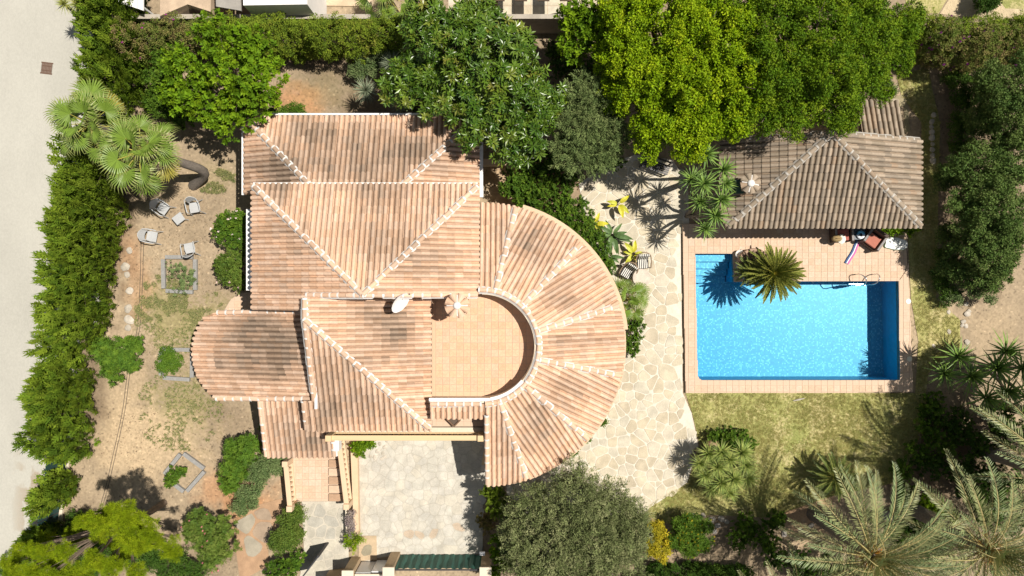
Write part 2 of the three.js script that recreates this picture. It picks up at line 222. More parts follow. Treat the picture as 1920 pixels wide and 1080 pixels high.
drive.children.forEach((s) => { if (s.name !== 'flagstone') return; s.geometry.computeBoundingBox(); const c = s.geometry.boundingBox.getCenter(V(0, 0, 0)), px = c.x * S + 960, py = c.z * S + 540; if ((Math.hypot((px - 773) / 18, (py - 999) / 8) < 1) || (Math.hypot((px - 816) / 10, (py - 993) / 10) < 1) || (Math.hypot((px - 868) / 16, (py - 992) / 12) < 1)) s.material = rust; });
const walkTones = [[.52, .485, .40], [.55, .51, .42], [.49, .465, .395], [.56, .52, .42]].map((c) => mat(c, { map: G_STONE, roughness: .95, bumpMap: B_FINE, bumpScale: .008 }));
paving('entrance_walk', [[566, 940], [652, 940], [655, 1100], [560, 1100], [570, 1030]], mat([.60, .55, .45], { map: G_STONE }), walkTones, .46, 31, { rise: .012, gap: .05 });
paving('garden_path', [[470, 950], [545, 930], [540, 960], [500, 1000], [505, 1060], [450, 1090], [440, 1010]], mat([.46, .29, .17], { map: G_STONE }), [mat([.40, .355, .27], { map: G_STONE }), mat([.42, .37, .28], { map: G_STONE }), mat([.40, .30, .21], { map: G_STONE })], .75, 37, { rise: .012, gap: .09 });
paving('step_path', [[674, 1004], [706, 1004], [707, 1049], [672, 1050]], mat([.55, .42, .27], { map: G_STONE }), [mat([.47, .31, .15], { map: G_STONE }), mat([.50, .36, .19], { map: G_STONE }), mat([.33, .29, .2], { map: G_STONE })], .42, 41, { rise: .02, gap: .05, y: .05 });
paving('side_path', [[1606, 205], [1700, 175], [1706, 245], [1696, 250], [1695, 200]], mat([.34, .29, .17], { map: G_STONE }), [mat([.47, .40, .29], { map: G_STONE })], .5, 43, { rise: .014, gap: .1 });
// pale gravelly edges where the neighbours' plots begin
const nTerrace = structGroup('neighbour_terrace'); mesh('mortar_bed', prism(xz([[840, -120], [1140, -120], [1140, 50], [840, 50]]), -.05, .01), mat([.60, .47, .34], { map: G_STONE }), nTerrace);
for (let i = 0; i < 9; i++) for (let j = 0; j < 4; j++) { const p = P(856 + i * 31, -66 + j * 31); mesh('paving_slab', box(.71, .02, .71, p.x, .012, p.z), stoneTones[(i * 7 + j * 3) % 5], nTerrace); }

// ---------- pool and its terrace ----------
const DY = .15;                                            // the pool terrace stands a step above the path
const deckTones = [[.655, .475, .335], [.675, .50, .36], [.635, .455, .315], [.69, .52, .385], [.655, .49, .36], [.67, .48, .33]].map((c) => mat(c, { map: G_CLAY, roughness: .8 }));
const groutMat = mat([.55, .425, .315], { map: G_FINE, roughness: .95 });
const deckPx = [[1280, 420], [1372, 418], [1545, 418], [1700, 432], [1712, 735], [1286, 737]], poolPx = [[1303.5, 475], [1374, 475], [1376, 528], [1685, 527], [1688, 713], [1318, 713.5], [1312, 711], [1308, 704]];
const deckXZ = xz(deckPx, DY), poolXZ = xz(poolPx, DY);
function tiled(name, tones, outline, hole, y, pitch, angle, parent, seed, offset = [0, 0], max = 300) {
  const geo = new RoundedBoxGeometry(pitch - .012, .03, pitch - .012, 1, .005), r = RNG(seed), list = [], ca = Math.cos(angle), sa = Math.sin(angle);
  const xs = outline.map((p) => p[0]), zs = outline.map((p) => p[1]), x0 = Math.min(...xs), x1 = Math.max(...xs), z0 = Math.min(...zs), z1 = Math.max(...zs);
  const clear = (x, z, k) => [[-k, -k], [k, -k], [k, k], [-k, k], [0, 0]].filter(([a, b]) => inPoly(outline, x + a, z + b) && !(hole && inPoly(hole, x + a, z + b))).length;
  for (let x = x0 - pitch + offset[0]; x < x1 + pitch; x += pitch) for (let z = z0 - pitch + offset[1]; z < z1 + pitch; z += pitch) { const k = clear(x, z, pitch * .49); if (k) list.push([x, z, k]); }
  list.sort((a, b) => b[2] - a[2]);
  const cut = []; list.forEach(([x, z, k], i) => {
    if (k === 5) { if (i < max) { const m = mesh(name, geo, tones[Math.floor(r() * tones.length)], parent); m.position.set(x, y - .008 + r() * .004, z); m.rotation.y = Math.floor(r() * 4) * Math.PI / 2; m.rotation.x = (r() - .5) * .006; } else cut.push(geo.clone().translate(x, y - .006 + r() * .002, z)); return; }
    // tiles cut along the edge: clip the square by the outline and by the hole's straight edges, keeping the kept corner's side
    const n = 6, s = (pitch - .012) / n; for (let i2 = 0; i2 < n; i2++) for (let j2 = 0; j2 < n; j2++) { const cx = x + (i2 - n / 2 + .5) * s, cz = z + (j2 - n / 2 + .5) * s; if (inPoly(outline, cx, cz) && !(hole && inPoly(hole, cx, cz))) cut.push(box(s + .0004, .02, s + .0004, cx, y - .003, cz)); }
  });
  if (cut.length) { const m = mesh('cut_' + name + 's', mergeGeometries(cut.map((g) => g.index ? g.toNonIndexed() : g)), tones[1], parent); m.userData.kind = 'stuff'; }
}
const deck = structGroup('pool_terrace');
mesh('slab', prism(deckXZ, -.1, DY - .004, { holes: [poolXZ] }), groutMat, deck);
tiled('floor_tile', deckTones, deckXZ, poolXZ, DY, .281, 0, deck, 51, [.11, .05]);
// basin
// pool lining: caustic light painted as random blue chips, alike over floor and steps
const causticChips = tex(512, 512, (u, v, i, j) => {
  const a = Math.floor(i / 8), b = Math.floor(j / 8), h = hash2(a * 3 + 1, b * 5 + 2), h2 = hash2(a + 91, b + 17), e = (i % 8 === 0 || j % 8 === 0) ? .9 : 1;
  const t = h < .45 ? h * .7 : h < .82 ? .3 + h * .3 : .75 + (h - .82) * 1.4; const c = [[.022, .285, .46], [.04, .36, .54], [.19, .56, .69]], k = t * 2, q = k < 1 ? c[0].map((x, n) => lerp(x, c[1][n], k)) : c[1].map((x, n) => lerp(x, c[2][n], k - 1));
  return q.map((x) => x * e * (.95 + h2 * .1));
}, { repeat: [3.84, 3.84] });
const liningFloor = mat([1, 1, 1], { map: causticChips, roughness: .4 }), liningWall = mat([.025, .38, .62], { map: G_FINE, roughness: .4 });
const POOLD = -1.36;
{
  const o = structGroup('pool_basin'); const cl = poolXZ.map((p, i) => { const c = [14.2 * 0 + 12.76, 1.92]; return [p[0] + (p[0] < c[0] ? -.002 : .002), p[1]]; });
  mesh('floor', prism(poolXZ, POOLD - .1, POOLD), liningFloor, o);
  const area = THREE.ShapeUtils.area(poolXZ.map((p) => new THREE.Vector2(...p))), ring = area < 0 ? poolXZ.slice().reverse() : poolXZ;
  const grow = ring.map((p, i) => { const a = ring[(i + ring.length - 1) % ring.length], c = ring[(i + 1) % ring.length]; const nn = (q, w) => { const l = Math.hypot(w[0] - q[0], w[1] - q[1]); return [(w[1] - q[1]) / l, -(w[0] - q[0]) / l]; }; const n1 = nn(a, p), n2 = nn(p, c); return [p[0] + (n1[0] + n2[0]) * .1, p[1] + (n1[1] + n2[1]) * .1]; });
  mesh('wall', prism(grow, POOLD - .1, DY - .012, { holes: [ring] }), liningWall, o);
  // the entry steps in the alcove

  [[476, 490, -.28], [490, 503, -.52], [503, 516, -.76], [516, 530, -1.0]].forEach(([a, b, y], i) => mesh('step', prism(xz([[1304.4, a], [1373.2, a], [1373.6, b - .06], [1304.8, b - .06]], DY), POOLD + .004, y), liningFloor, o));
  // corner seat on the far end
}
{
  // rippled water sheet
  const cells = 150, b = [], ix = [], p0 = P(1303, 474, DY), p1 = P(1689, 714, DY), nx = 190, nz = 120, tri = [];
  const hgt = (x, z) => .012 * (fbm(x * 3.1 + 7, z * 3.1, 3) - .5) + .004 * (noise(x * 11, z * 11) - .5);
  const g = new THREE.PlaneGeometry(p1.x - p0.x, p1.z - p0.z, nx, nz); g.rotateX(-Math.PI / 2); g.translate((p0.x + p1.x) / 2, 0, (p0.z + p1.z) / 2);
  const q = g.attributes.position, idx = []; for (let i = 0; i < q.count; i++) q.setY(i, .02 + hgt(q.getX(i), q.getZ(i)));
  const src = g.index.array; for (let i = 0; i < src.length; i += 3) { let x = 0, z = 0; for (let k = 0; k < 3; k++) { x += q.getX(src[i + k]) / 3; z += q.getZ(src[i + k]) / 3; } const a = P(1366, 529, DY); if (!(x > a.x + .18 && z < a.z - .02)) idx.push(src[i], src[i + 1], src[i + 2]); }
  g.setIndex(idx); g.computeVertexNormals();
  struct('pool_water', g, new THREE.MeshPhysicalMaterial({ color: lin(.66, .90, .985), roughness: .02, transmission: 1, thickness: 0, ior: 1.33, side: THREE.DoubleSide }));
}

// ---------- clay roofs ----------
const clayTex = G_CLAY;
const planeOf = (dx, dz, slope, p) => ({ b: -slope * dx, c: -slope * dz, a: p[1] + slope * (dx * p[0] + dz * p[2]), dx, dz, slope, y(x, z) { return this.a + this.b * x + this.c * z; } });
const onPlane = (pl, px, py) => { const u = (px - 960) / (S * H), v = (py - 540) / (S * H), k = pl.b * u + pl.c * v, y = (pl.a + k * H) / (1 + k); return [u * (H - y), y, v * (H - y)]; };
const PITCH = .213, EXPO = .335, TLEN = .40;
function panDirt(s) { const k = .85 - .075 * s; return [k, k * .95, k * .91]; }   // grime and lichen lodge in the channels
// one S-shaped clay tile: x across, z down the slope, y out of the roof; its lower end rides on the next tile
const tileSoup = (() => {
  const prof = []; for (let i = 0; i <= 6; i++) { const a = Math.PI * (1 - i / 6); prof.push([-.027 + .075 * Math.cos(a), .078 * Math.sin(a)]); } prof.push([.058, -.016], [.082, -.024], [.113, .001]);
  const t = []; const at = (q, z) => { const f = z / TLEN, w = lerp(.93, 1.05, f); return V(q[0] * (q[0] < .05 ? w : 1), q[1] * w + .004 + .026 * f, z); };
  const nr = prof.map((q, i) => { const a = prof[Math.max(0, i - 1)], b = prof[Math.min(prof.length - 1, i + 1)]; return V(-(b[1] - a[1]), b[0] - a[0], 0).normalize(); });
  for (let i = 0; i + 1 < prof.length; i++) {
    const a0 = at(prof[i], 0), b0 = at(prof[i + 1], 0), a1 = at(prof[i], TLEN), b1 = at(prof[i + 1], TLEN);
    t.push([[a0, nr[i]], [a1, nr[i]], [b1, nr[i + 1]]], [[a0, nr[i]], [b1, nr[i + 1]], [b0, nr[i + 1]]]);
    const N = V(0, 0, 1), d = V(0, -.022, 0); t.push([[a1, N], [a1.clone().add(d), N], [b1.clone().add(d), N]], [[a1, N], [b1.clone().add(d), N], [b1, N]]);
  }
  return t;
})();
const inPan = (p) => p.x > .04;
const tileGeos = [0, 1, 2, 3, 4, 5].map((s) => { const b = new GB(); for (const t of tileSoup) for (const [p, n] of t) { b.color = inPan(p) ? panDirt(s) : [1, 1, 1]; b.v(p, n, p.x, p.z); } return b.geo(true); });
// weathering: dark lichen and soot, in patches of its own; [px, py, rx, ry, strength]
const lichen = [[680, 300, 150, 60, .62], [500, 325, 60, 50, .75], [570, 270, 60, 60, .4], [820, 290, 70, 50, .3], [600, 240, 100, 30, .25], [740, 430, 90, 80, .5], [560, 400, 60, 40, .22], [530, 480, 70, 60, .3], [800, 500, 60, 50, .25], [470, 650, 85, 60, .8], [520, 640, 60, 90, .45], [715, 610, 60, 60, .78], [760, 660, 50, 60, .4], [640, 720, 70, 70, .55], [700, 760, 70, 30, .3], [560, 800, 60, 50, .5], [590, 840, 50, 30, .3], [1080, 640, 60, 12, .6], [1060, 570, 50, 14, .5], [1000, 450, 40, 45, .45], [935, 450, 20, 60, .35], [1060, 740, 50, 30, .45], [1000, 800, 35, 50, .5], [950, 830, 20, 60, .35], [1040, 540, 30, 30, .4], [620, 600, 40, 40, .2], [420, 700, 60, 40, .35]];
function lichenAt(x, y, z, boost) { const k = 1 - y / H, px = x * S / k + 960, py = z * S / k + 540; let s = boost; for (const [a, b, rx, ry, w] of lichen) { const d = Math.hypot((px - a) / rx, (py - b) / ry); if (d < 1.6) s += w * step(1.5, .3, d); } return s; }
const palettes = { house: [[.775, .53, .37], [.765, .51, .345], [.785, .555, .40], [.75, .49, .325], [.775, .545, .395]], pool: [[.39, .31, .225], [.34, .275, .20], [.44, .355, .265], [.31, .255, .195], [.41, .30, .205]] };
const DARK = [.145, .115, .082];
const TONES = {}; // shared materials, quantised tone x lichen
function toneMat(kind, i, s) { const k = kind + i + '_' + s; if (!TONES[k]) TONES[k] = mat(palettes[kind][i].map((c, n) => lerp(c, DARK[n], s / 5 * .92)), { map: clayTex, roughness: .9, bumpMap: B_FINE, bumpScale: .004 }); return TONES[k]; }
function tileMat(kind, i, s) { const k = 't' + kind + i + '_' + s; if (!TONES[k]) TONES[k] = mat(tileCol(kind, i, s), { map: clayTex, roughness: .9, bumpMap: B_FINE, bumpScale: .004, vertexColors: true }); return TONES[k]; }
const tileCol = (kind, i, s) => palettes[kind][i].map((c, n) => lerp(c, DARK[n], s / 5 * .72));
const clayVC = new THREE.MeshStandardMaterial({ color: 0xffffff, vertexColors: true, map: clayTex, roughness: .9, bumpMap: B_FINE, bumpScale: .004 });
const deckMat = { house: mat([.40, .235, .135], { map: G_CLAY, roughness: .95 }), pool: mat([.2, .145, .10], { map: G_CLAY, roughness: .95 }) };
class RoofSet {
  constructor(thingObj, kind, boost = .08, seed = 3) { this.o = thingObj; this.kind = kind; this.boost = boost; this.r = RNG(seed); this.whole = []; this.rest = new GB(); }
  // poly: [[x, z], ...] convex plan; part: the roof part this slope belongs to
  slope(name, pl, poly, { overhang = .05, shift = 0, dir = null, deckBelow = .1 } = {}) {
    const part = new THREE.Group(); part.name = name; this.o.add(part);
    const d = dir || [pl.dx, pl.dz], l = [d[1], -d[0]], T = (p) => p[0] * l[0] + p[1] * l[1], Q = (p) => p[0] * d[0] + p[1] * d[1];
    const sl = -(pl.b * d[0] + pl.c * d[1]), cosA = 1 / Math.hypot(1, sl), area = THREE.ShapeUtils.area(poly.map((p) => new THREE.Vector2(...p))); if (area < 0) poly = poly.slice().reverse();
    const edges = poly.map((p, i) => { const q = poly[(i + 1) % poly.length], L = Math.hypot(q[0] - p[0], q[1] - p[1]) || 1, n = [(q[1] - p[1]) / L, -(q[0] - p[0]) / L]; return { p, n, eave: n[0] * d[0] + n[1] * d[1] > .5 }; });
    const side = (e, x, z) => (x - e.p[0]) * e.n[0] + (z - e.p[1]) * e.n[1];
    const X = V(l[0], 0, l[1]), lat = -(pl.b * l[0] + pl.c * l[1]); X.y = -lat; X.normalize(); const Z = V(d[0] * cosA, -sl * cosA, d[1] * cosA), Y = Z.clone().cross(X).normalize(); Z.copy(X.clone().cross(Y));
    const t0 = Math.min(...poly.map(T)), t1 = Math.max(...poly.map(T)), ex = EXPO * cosA;
    for (let t = t0 + PITCH * (.5 + shift); t < t1 + PITCH * .4; t += PITCH) {
      const tt = clamp(t, t0 + .01, t1 - .01); let s0 = Infinity, s1 = -Infinity;
      poly.forEach((p, i) => { const q = poly[(i + 1) % poly.length], a = T(p), b = T(q); if ((a <= tt) !== (b <= tt)) { const s = lerp(Q(p), Q(q), (tt - a) / (b - a)); s0 = Math.min(s0, s); s1 = Math.max(s1, s); } });
      if (!(s1 > s0)) continue;
      const jt = (this.r() - .5) * .012, tone0 = this.r();
      for (let sb = s1 + overhang; sb > s0 - .18; sb -= ex) {
        const st = sb - TLEN * cosA, cx = l[0] * (t + jt) + d[0] * st, cz = l[1] * (t + jt) + d[1] * st, y = pl.y(cx, cz);
        const m = new THREE.Matrix4().makeBasis(X, Y, Z); const tilt = new THREE.Matrix4().makeRotationY((this.r() - .5) * .03); m.multiply(tilt); m.setPosition(cx, y + .004, cz);
        const mx = cx + d[0] * .2, mz = cz + d[1] * .2, n = lichenAt(mx, y, mz, this.boost) * (.25 + 1.3 * fbm(mx * 1.1 + 20, mz * 1.1 + 20, 3)) + (this.r() - .5) * .16 + (fbm(t * 4.3 + 7, sb * .5, 2) - .5) * .5;
        const stain = Math.round(clamp(n) * 5), tone = Math.floor(clamp(.55 * tone0 + .45 * this.r(), 0, .999) * 5);
        const cut = []; for (const e of edges) { if (e.eave) continue; let mxs = -1; for (const [a, b] of [[-.11, 0], [.115, 0], [-.11, TLEN], [.115, TLEN]]) { const x = cx + l[0] * a + d[0] * b * cosA, z = cz + l[1] * a + d[1] * b * cosA; mxs = Math.max(mxs, side(e, x, z)); } if (mxs > .012) cut.push(e); }
        if (!cut.length) this.whole.push({ m, stain, tone, part, y });
        else this.clipped(m, stain, tone, cut, side);
      }
    }
    // boarded deck under the tiles
    const b = new GB(), top = poly.map((p) => V(p[0], pl.y(...p) - .012, p[1])), bot = top.map((p) => V(p.x, p.y - deckBelow, p.z)), up = V(-pl.b, 1, -pl.c).normalize();
    for (let i = 1; i + 1 < top.length; i++) { b.tri(top[0], top[i + 1], top[i], up); b.tri(bot[0], bot[i], bot[i + 1], up.clone().negate()); }
    edges.forEach((e, i) => { const j = (i + 1) % top.length; b.quad(bot[i], top[i], top[j], bot[j], V(e.n[0], 0, e.n[1])); });
    mesh('deck', b.geo(), deckMat[this.kind], part);
    return part;
  }
  clipped(m, stain, tone, cut, side) {
    const nm = new THREE.Matrix3().getNormalMatrix(m), col = tileCol(this.kind, tone, stain), dirt = panDirt(stain).map((k, n) => k * col[n]);
    for (const t of tileSoup) {
      let pg = t.map(([p, n]) => [p.clone().applyMatrix4(m), n.clone().applyMatrix3(nm).normalize(), p.x, p.z]);
      for (const e of cut) { const o = []; for (let i = 0; i < pg.length; i++) { const a = pg[i], b = pg[(i + 1) % pg.length], fa = side(e, a[0].x, a[0].z), fb = side(e, b[0].x, b[0].z); if (fa <= 0) o.push(a); if ((fa < 0) !== (fb < 0)) { const k = fa / (fa - fb); o.push([a[0].clone().lerp(b[0], k), a[1].clone().lerp(b[1], k), lerp(a[2], b[2], k), lerp(a[3], b[3], k)]); } } pg = o; if (pg.length < 3) break; }
      for (let i = 1; i + 1 < pg.length; i++) for (const q of [pg[0], pg[i], pg[i + 1]]) { this.rest.color = q[2] > .04 ? dirt : col; this.rest.v(q[0], q[1], q[2], q[3]); }
    }
  }
  finish(max = 300) {
    this.whole.sort((a, b) => b.y - a.y);
    this.whole.forEach((w, i) => {
      if (i < max) { const o = mesh('roof_tile', tileGeos[w.stain], tileMat(this.kind, w.tone, w.stain), w.part); o.matrixAutoUpdate = true; o.applyMatrix4(w.m); return; }
      const nm = new THREE.Matrix3().getNormalMatrix(w.m); const col = tileCol(this.kind, w.tone, w.stain), dirt = panDirt(w.stain).map((k, n) => k * col[n]), du = hash2(i, 3) * 1.7, dv = hash2(i, 9) * 1.7;
      for (const t of tileSoup) for (const [p, n] of t) { this.rest.color = inPan(p) ? dirt : col; this.rest.v(p.clone().applyMatrix4(w.m), n.clone().applyMatrix3(nm).normalize(), p.x + du, p.z + dv); }
    });
    const o = mesh('roof_tiles', this.rest.geo(true), clayVC, this.o); o.userData.kind = 'stuff';
  }
}
const oldMortar = mat([.50, .47, .42], { map: G_PLASTER, roughness: .95 }), mortarMat = mat([.74, .72, .69], { map: G_PLASTER, roughness: .9 }), whiteMat = mat([.80, .79, .77], { map: G_PLASTER, roughness: .8 }), creamMat = mat([.68, .60, .47], { map: G_PLASTER, roughness: .9 }), peachMat = mat([.68, .50, .33], { map: G_PLASTER, roughness: .85 });
// capping tiles laid along a line of points, with white mortar at every joint
function ridge(owner, kind, pts, { r = .097, len = .37, seed = 1, edge = true, lift = .045, stainAt = .1, name = 'ridge' } = {}) {
  const part = new THREE.Group(); part.name = name; owner.add(part); const rr = RNG(seed * 13 + 5), mb = new GB();
  const seg = []; let total = 0; for (let i = 0; i + 1 < pts.length; i++) { const L = pts[i].distanceTo(pts[i + 1]); seg.push([total, L, pts[i], pts[i + 1]]); total += L; }
  const at = (s) => { s = clamp(s, 0, total - 1e-6); const q = seg.find((g) => s < g[0] + g[1]) || seg[seg.length - 1]; return q[2].clone().lerp(q[3], (s - q[0]) / q[1]); };
  const n = Math.max(1, Math.round(total / len)), L = total / n, gcache = {};
  const arch = (b, ra, rb, la, lb, k, th) => { const pr = (rad, a) => [rad * Math.cos(a), rad * .85 * Math.sin(a)]; for (let i = 0; i < k; i++) { const a0 = Math.PI * (1 - i / k), a1 = Math.PI * (1 - (i + 1) / k), A = pr(ra, a0), B = pr(ra, a1), C = pr(rb, a0), D = pr(rb, a1), N0 = V(Math.cos(a0), Math.sin(a0), 0), N1 = V(Math.cos(a1), Math.sin(a1), 0); const a = V(...A, la), c = V(...B, la), d = V(...C, lb), e = V(...D, lb); b.v(a, N0, i * .05, la); b.v(d, N0, i * .05, lb); b.v(e, N1, i * .05 + .05, lb); b.v(a, N0, i * .05, la); b.v(e, N1, i * .05 + .05, lb); b.v(c, N1, i * .05 + .05, la); for (const [z, P0, P1, s] of [[la, A, B, -1], [lb, C, D, 1]]) { const f = 1 - th / ra; b.quad(V(...P0, z), V(...P1, z), V(P1[0] * f, P1[1] * f, z), V(P0[0] * f, P0[1] * f, z), V(0, 0, s)); } } };
  const base = new GB(); arch(base, r * .94, r * 1.06, .006, L - .012, 6, .02); const g = base.geo();
  for (let i = 0; i < n; i++) {
    const a = at(i * L), c = at((i + 1) * L), z = c.clone().sub(a).normalize(), x = V(z.z, 0, -z.x).normalize(), y = z.clone().cross(x); const m = new THREE.Matrix4().makeBasis(x, y, z); m.setPosition(a.x, a.y + lift, a.z);
    const mid = a.clone().lerp(c, .5), st = Math.round(clamp(lichenAt(mid.x, mid.y, mid.z, stainAt) * .7 + (rr() - .5) * .3) * 5);
    const o = mesh('ridge_tile', g, toneMat(kind, Math.floor(rr() * 5), st), part); o.applyMatrix4(m);
    const w = new GB(); if (rr() > .02) arch(w, r * 1.13, r * 1.13, -.026 - rr() * .012, .03 + rr() * .014, 6, .05);
    if (edge) for (const s of [-1, 1]) if (rr() > .12) { const hw = r * 1.06 * s, o2 = (.026 + rr() * .024) * s; w.quad(V(hw - .012 * s, .035, 0), V(hw - .012 * s, .035, L), V(hw + o2, -.012, L), V(hw + o2, -.012, 0), V(s * .7, .7, 0)); w.quad(V(hw + o2, -.012, 0), V(hw + o2, -.012, L), V(hw + o2, -.05, L), V(hw + o2, -.05, 0), V(s, 0, 0)); }
    const wg = w.geo(); wg.applyMatrix4(m); mb.add(wg);
  }
  mesh('mortar', mb.geo(), kind === 'pool' ? oldMortar : mortarMat, part).userData.kind = 'stuff'; return part;
}
const A3 = (a) => V(...a);
// round-headed chimney cap: clay tiles laid like the spokes of a wheel under a white knob
function chimneyPot(owner, x, y0, yTop, z, w, rad, kind, bodyMat, turn = 0) {
  mesh('stack', box(w, yTop - y0 - .12, w, x, (y0 + yTop - .12) / 2, z), bodyMat, owner); mesh('cornice', box(w + .12, .06, w + .12, x, yTop - .1, z), bodyMat, owner);
  const b = new GB(); for (let i = 0; i < 4; i++) { const a = Math.PI / 4 + i * Math.PI / 2; b.box(x + Math.cos(a) * w * .5, yTop, z + Math.sin(a) * w * .5, .1, .16, .1); } mesh('post', b.geo(), bodyMat, owner);
  const cap = new THREE.Group(); cap.name = 'cap'; owner.add(cap); const r = RNG(77 + x * 10 | 0), white = new GB();
  for (let i = 0; i < 8; i++) {
    const a = i / 8 * 6.2832 + .39 + turn, b2 = new GB(), k = 6, L = rad - .02, hw0 = .05, hw1 = rad * .36; const d = V(Math.cos(a), -.32, Math.sin(a)), s = V(-Math.sin(a), 0, Math.cos(a)), up = V(Math.cos(a) * .3, 1, Math.sin(a) * .3).normalize(), o = V(x, yTop + .26, z);
    const pt = (t, q) => { const hw = lerp(hw0, hw1, t), an = Math.PI * (1 - q); return o.clone().addScaledVector(d, .08 + t * (L - .08)).addScaledVector(s, hw * Math.cos(an)).addScaledVector(up, hw * .55 * Math.sin(an) + .01); };
    for (let j = 0; j < k; j++) { const q0 = j / k, q1 = (j + 1) / k, n = s.clone().multiplyScalar(-Math.cos(Math.PI * (q0 + q1) / 2)).addScaledVector(up, Math.sin(Math.PI * (q0 + q1) / 2)); b2.quad(pt(0, q0), pt(1, q0), pt(1, q1), pt(0, q1), n); b2.quad(pt(1, q0), pt(1, q0).addScaledVector(up, -.02), pt(1, q1).addScaledVector(up, -.02), pt(1, q1), d); }
    mesh('cap_tile', b2.geo(), toneMat(kind, Math.floor(r() * 5), 0), cap);
    const a2 = a + Math.PI / 8, d2 = V(Math.cos(a2), -.32, Math.sin(a2)); if (i % 2) white.tube([o.clone().addScaledVector(d2, .1).add(V(0, .02, 0)), o.clone().addScaledVector(d2, rad * .86).add(V(0, .03, 0))], [.03, .028], 5);
  }
  mesh('mortar', white.geo(), mortarMat, cap); const kn = new THREE.SphereGeometry(.15, 14, 8, 0, 6.3, 0, 1.7); kn.scale(1, .7, 1); kn.translate(x, yTop + .26, z); mesh('knob', kn, mortarMat, cap);
}

// ---------- the house ----------
const house = thing('house', 'cream villa with many clay tiled roofs and a round roof terrace', 'house', V(0, 0, 0));
const HR = new RoofSet(house, 'house', .1, 3);
{
  // lower storey roof towards the rear hedge
  const xW = -10.97, xE = -1.38, zN = -7.02, hA = 2.6, sA = .4;
  const aN = planeOf(0, -1, sA, [0, hA, zN]), aW = planeOf(-1, 0, sA, [xW, hA, 0]), aE = planeOf(1, 0, sA, [xE, hA, 0]), zB = -3.85;
  const run = zB - zN; HR.slope('rear_roof', aN, [[xW, zN], [xE, zN], [xE - run, zB], [xW + run, zB]]);
  HR.slope('rear_roof', aW, [[xW, zN], [xW + run, zB], [xW, zB]], { overhang: .02 }); HR.slope('rear_roof', aE, [[xE, zN], [xE, zB], [xE - run, zB]], { overhang: .02 });
  ridge(house, 'house', [V(xW + .05, hA + .02, zN + .05), V(xW + run, hA + sA * run, zB)], { seed: 1, stainAt: .25 }); ridge(house, 'house', [V(xE - .05, hA + .02, zN + .05), V(xE - run, hA + sA * run, zB)], { seed: 2 });
  // upper half-pyramid
  const apex = [-5.52, 5.67, .256], zE = -4.03, hB = 4.02; const bN = planeOf(0, -1, (apex[1] - hB) / (apex[2] - zE), apex), bW = planeOf(-1, 0, (apex[1] - hB) / (apex[0] + 10.16), apex), bE = planeOf(1, 0, (apex[1] - hB) / (-1.32 - apex[0]), apex);
  HR.slope('upper_roof', bN, [[-10.16, zE], [-1.32, zE], [apex[0], apex[2]]], { shift: .37 }); mesh('eave_mortar', box(8.8, .07, .06, (-10.16 - 1.32) / 2, hB + .0, zE - .075), mortarMat, house); HR.slope('upper_roof', bE, [[-1.32, zE], [-1.32, .256], [apex[0], .256]], { overhang: .03 });
  HR.slope('upper_roof', bW, [[-10.16, zE], [apex[0], .256], [-10.16, .256]], { overhang: .03 }); HR.slope('upper_roof', bW, [[-10.16, .258], [-7.86, .258], [-7.86, .86], [-10.16, .86]], { overhang: .03 });
  ridge(house, 'house', [V(-10.1, hB + .03, zE + .06), A3(apex)], { seed: 3 }); ridge(house, 'house', [V(-1.38, hB + .03, zE + .06), A3(apex)], { seed: 4 });
  ridge(house, 'house', [V(-7.8, bW.y(-7.8, 0), .27), V(apex[0], apex[1] - .02, .27)], { seed: 5, lift: .02 }); ridge(house, 'house', [V(apex[0], apex[1] - .02, .27), V(-1.35, bE.y(-1.35, 0), .27)], { seed: 6, lift: .02 });
  // middle hip roof above the entrance
  const pk = [-7.79, 5.3, 1.16], zS = 5.64, xR = -3.26, hC = 3.5; const cS = planeOf(0, 1, (pk[1] - hC) / (zS - pk[2]), pk), cE = planeOf(1, 0, (pk[1] - hC) / (xR - pk[0]), pk);
  HR.slope('entrance_roof', cE, [[pk[0], .33], [xR, .33], [xR, zS], [pk[0], pk[2]]], { overhang: .03 }); HR.slope('entrance_roof', cS, [[pk[0], pk[2]], [xR, zS], [pk[0], zS]]);
  ridge(house, 'house', [A3(pk), V(xR - .05, hC + .02, zS - .05)], { seed: 7 }); ridge(house, 'house', [V(pk[0] + .02, pk[1], .4), V(pk[0] + .02, pk[1], pk[2])], { seed: 8, lift: .02 });
  ridge(house, 'house', [V(pk[0] + .02, pk[1], pk[2]), V(pk[0] + .02, cS.y(0, 4.42), 4.42)], { seed: 9, lift: .02 });
  HR.slope('entrance_roof', cS, [[-8.22, 4.42], [pk[0] - .003, 4.42], [pk[0] - .003, zS], [-8.22, zS]]); ridge(house, 'house', [V(-8.2, cS.y(0, 4.44), 4.44), V(-8.2, cS.y(0, zS), zS)], { seed: 14, r: .09, lift: .02, edge: false });
  // low lobe with a rounded end
  const dP = planeOf(-1, 0, .2, [-12.98, 2.7, 0]); const dPx = [[586, 584], [405, 586], [388, 592], [375, 608], [366, 630], [362, 655], [364, 680], [372, 706], [386, 728], [405, 747], [586, 748]].map(([a, b]) => { const q = onPlane(dP, a, b); return [q[0], q[2]]; });
  HR.slope('rounded_roof', dP, dPx, { overhang: .03 }); ridge(house, 'house', [V(dPx[1][0] + .1, dP.y(dPx[1][0] + .1, 0), dPx[1][1]), V(-7.95, dP.y(-7.95, 0), dPx[0][1])], { seed: 10, r: .1, lift: .02, edge: false }); ridge(house, 'house', [V(dPx[9][0] + .05, dP.y(dPx[9][0], 0), dPx[9][1]), V(-7.95, dP.y(-7.95, 0), dPx[10][1])], { seed: 11, r: .1, lift: .02, edge: false });
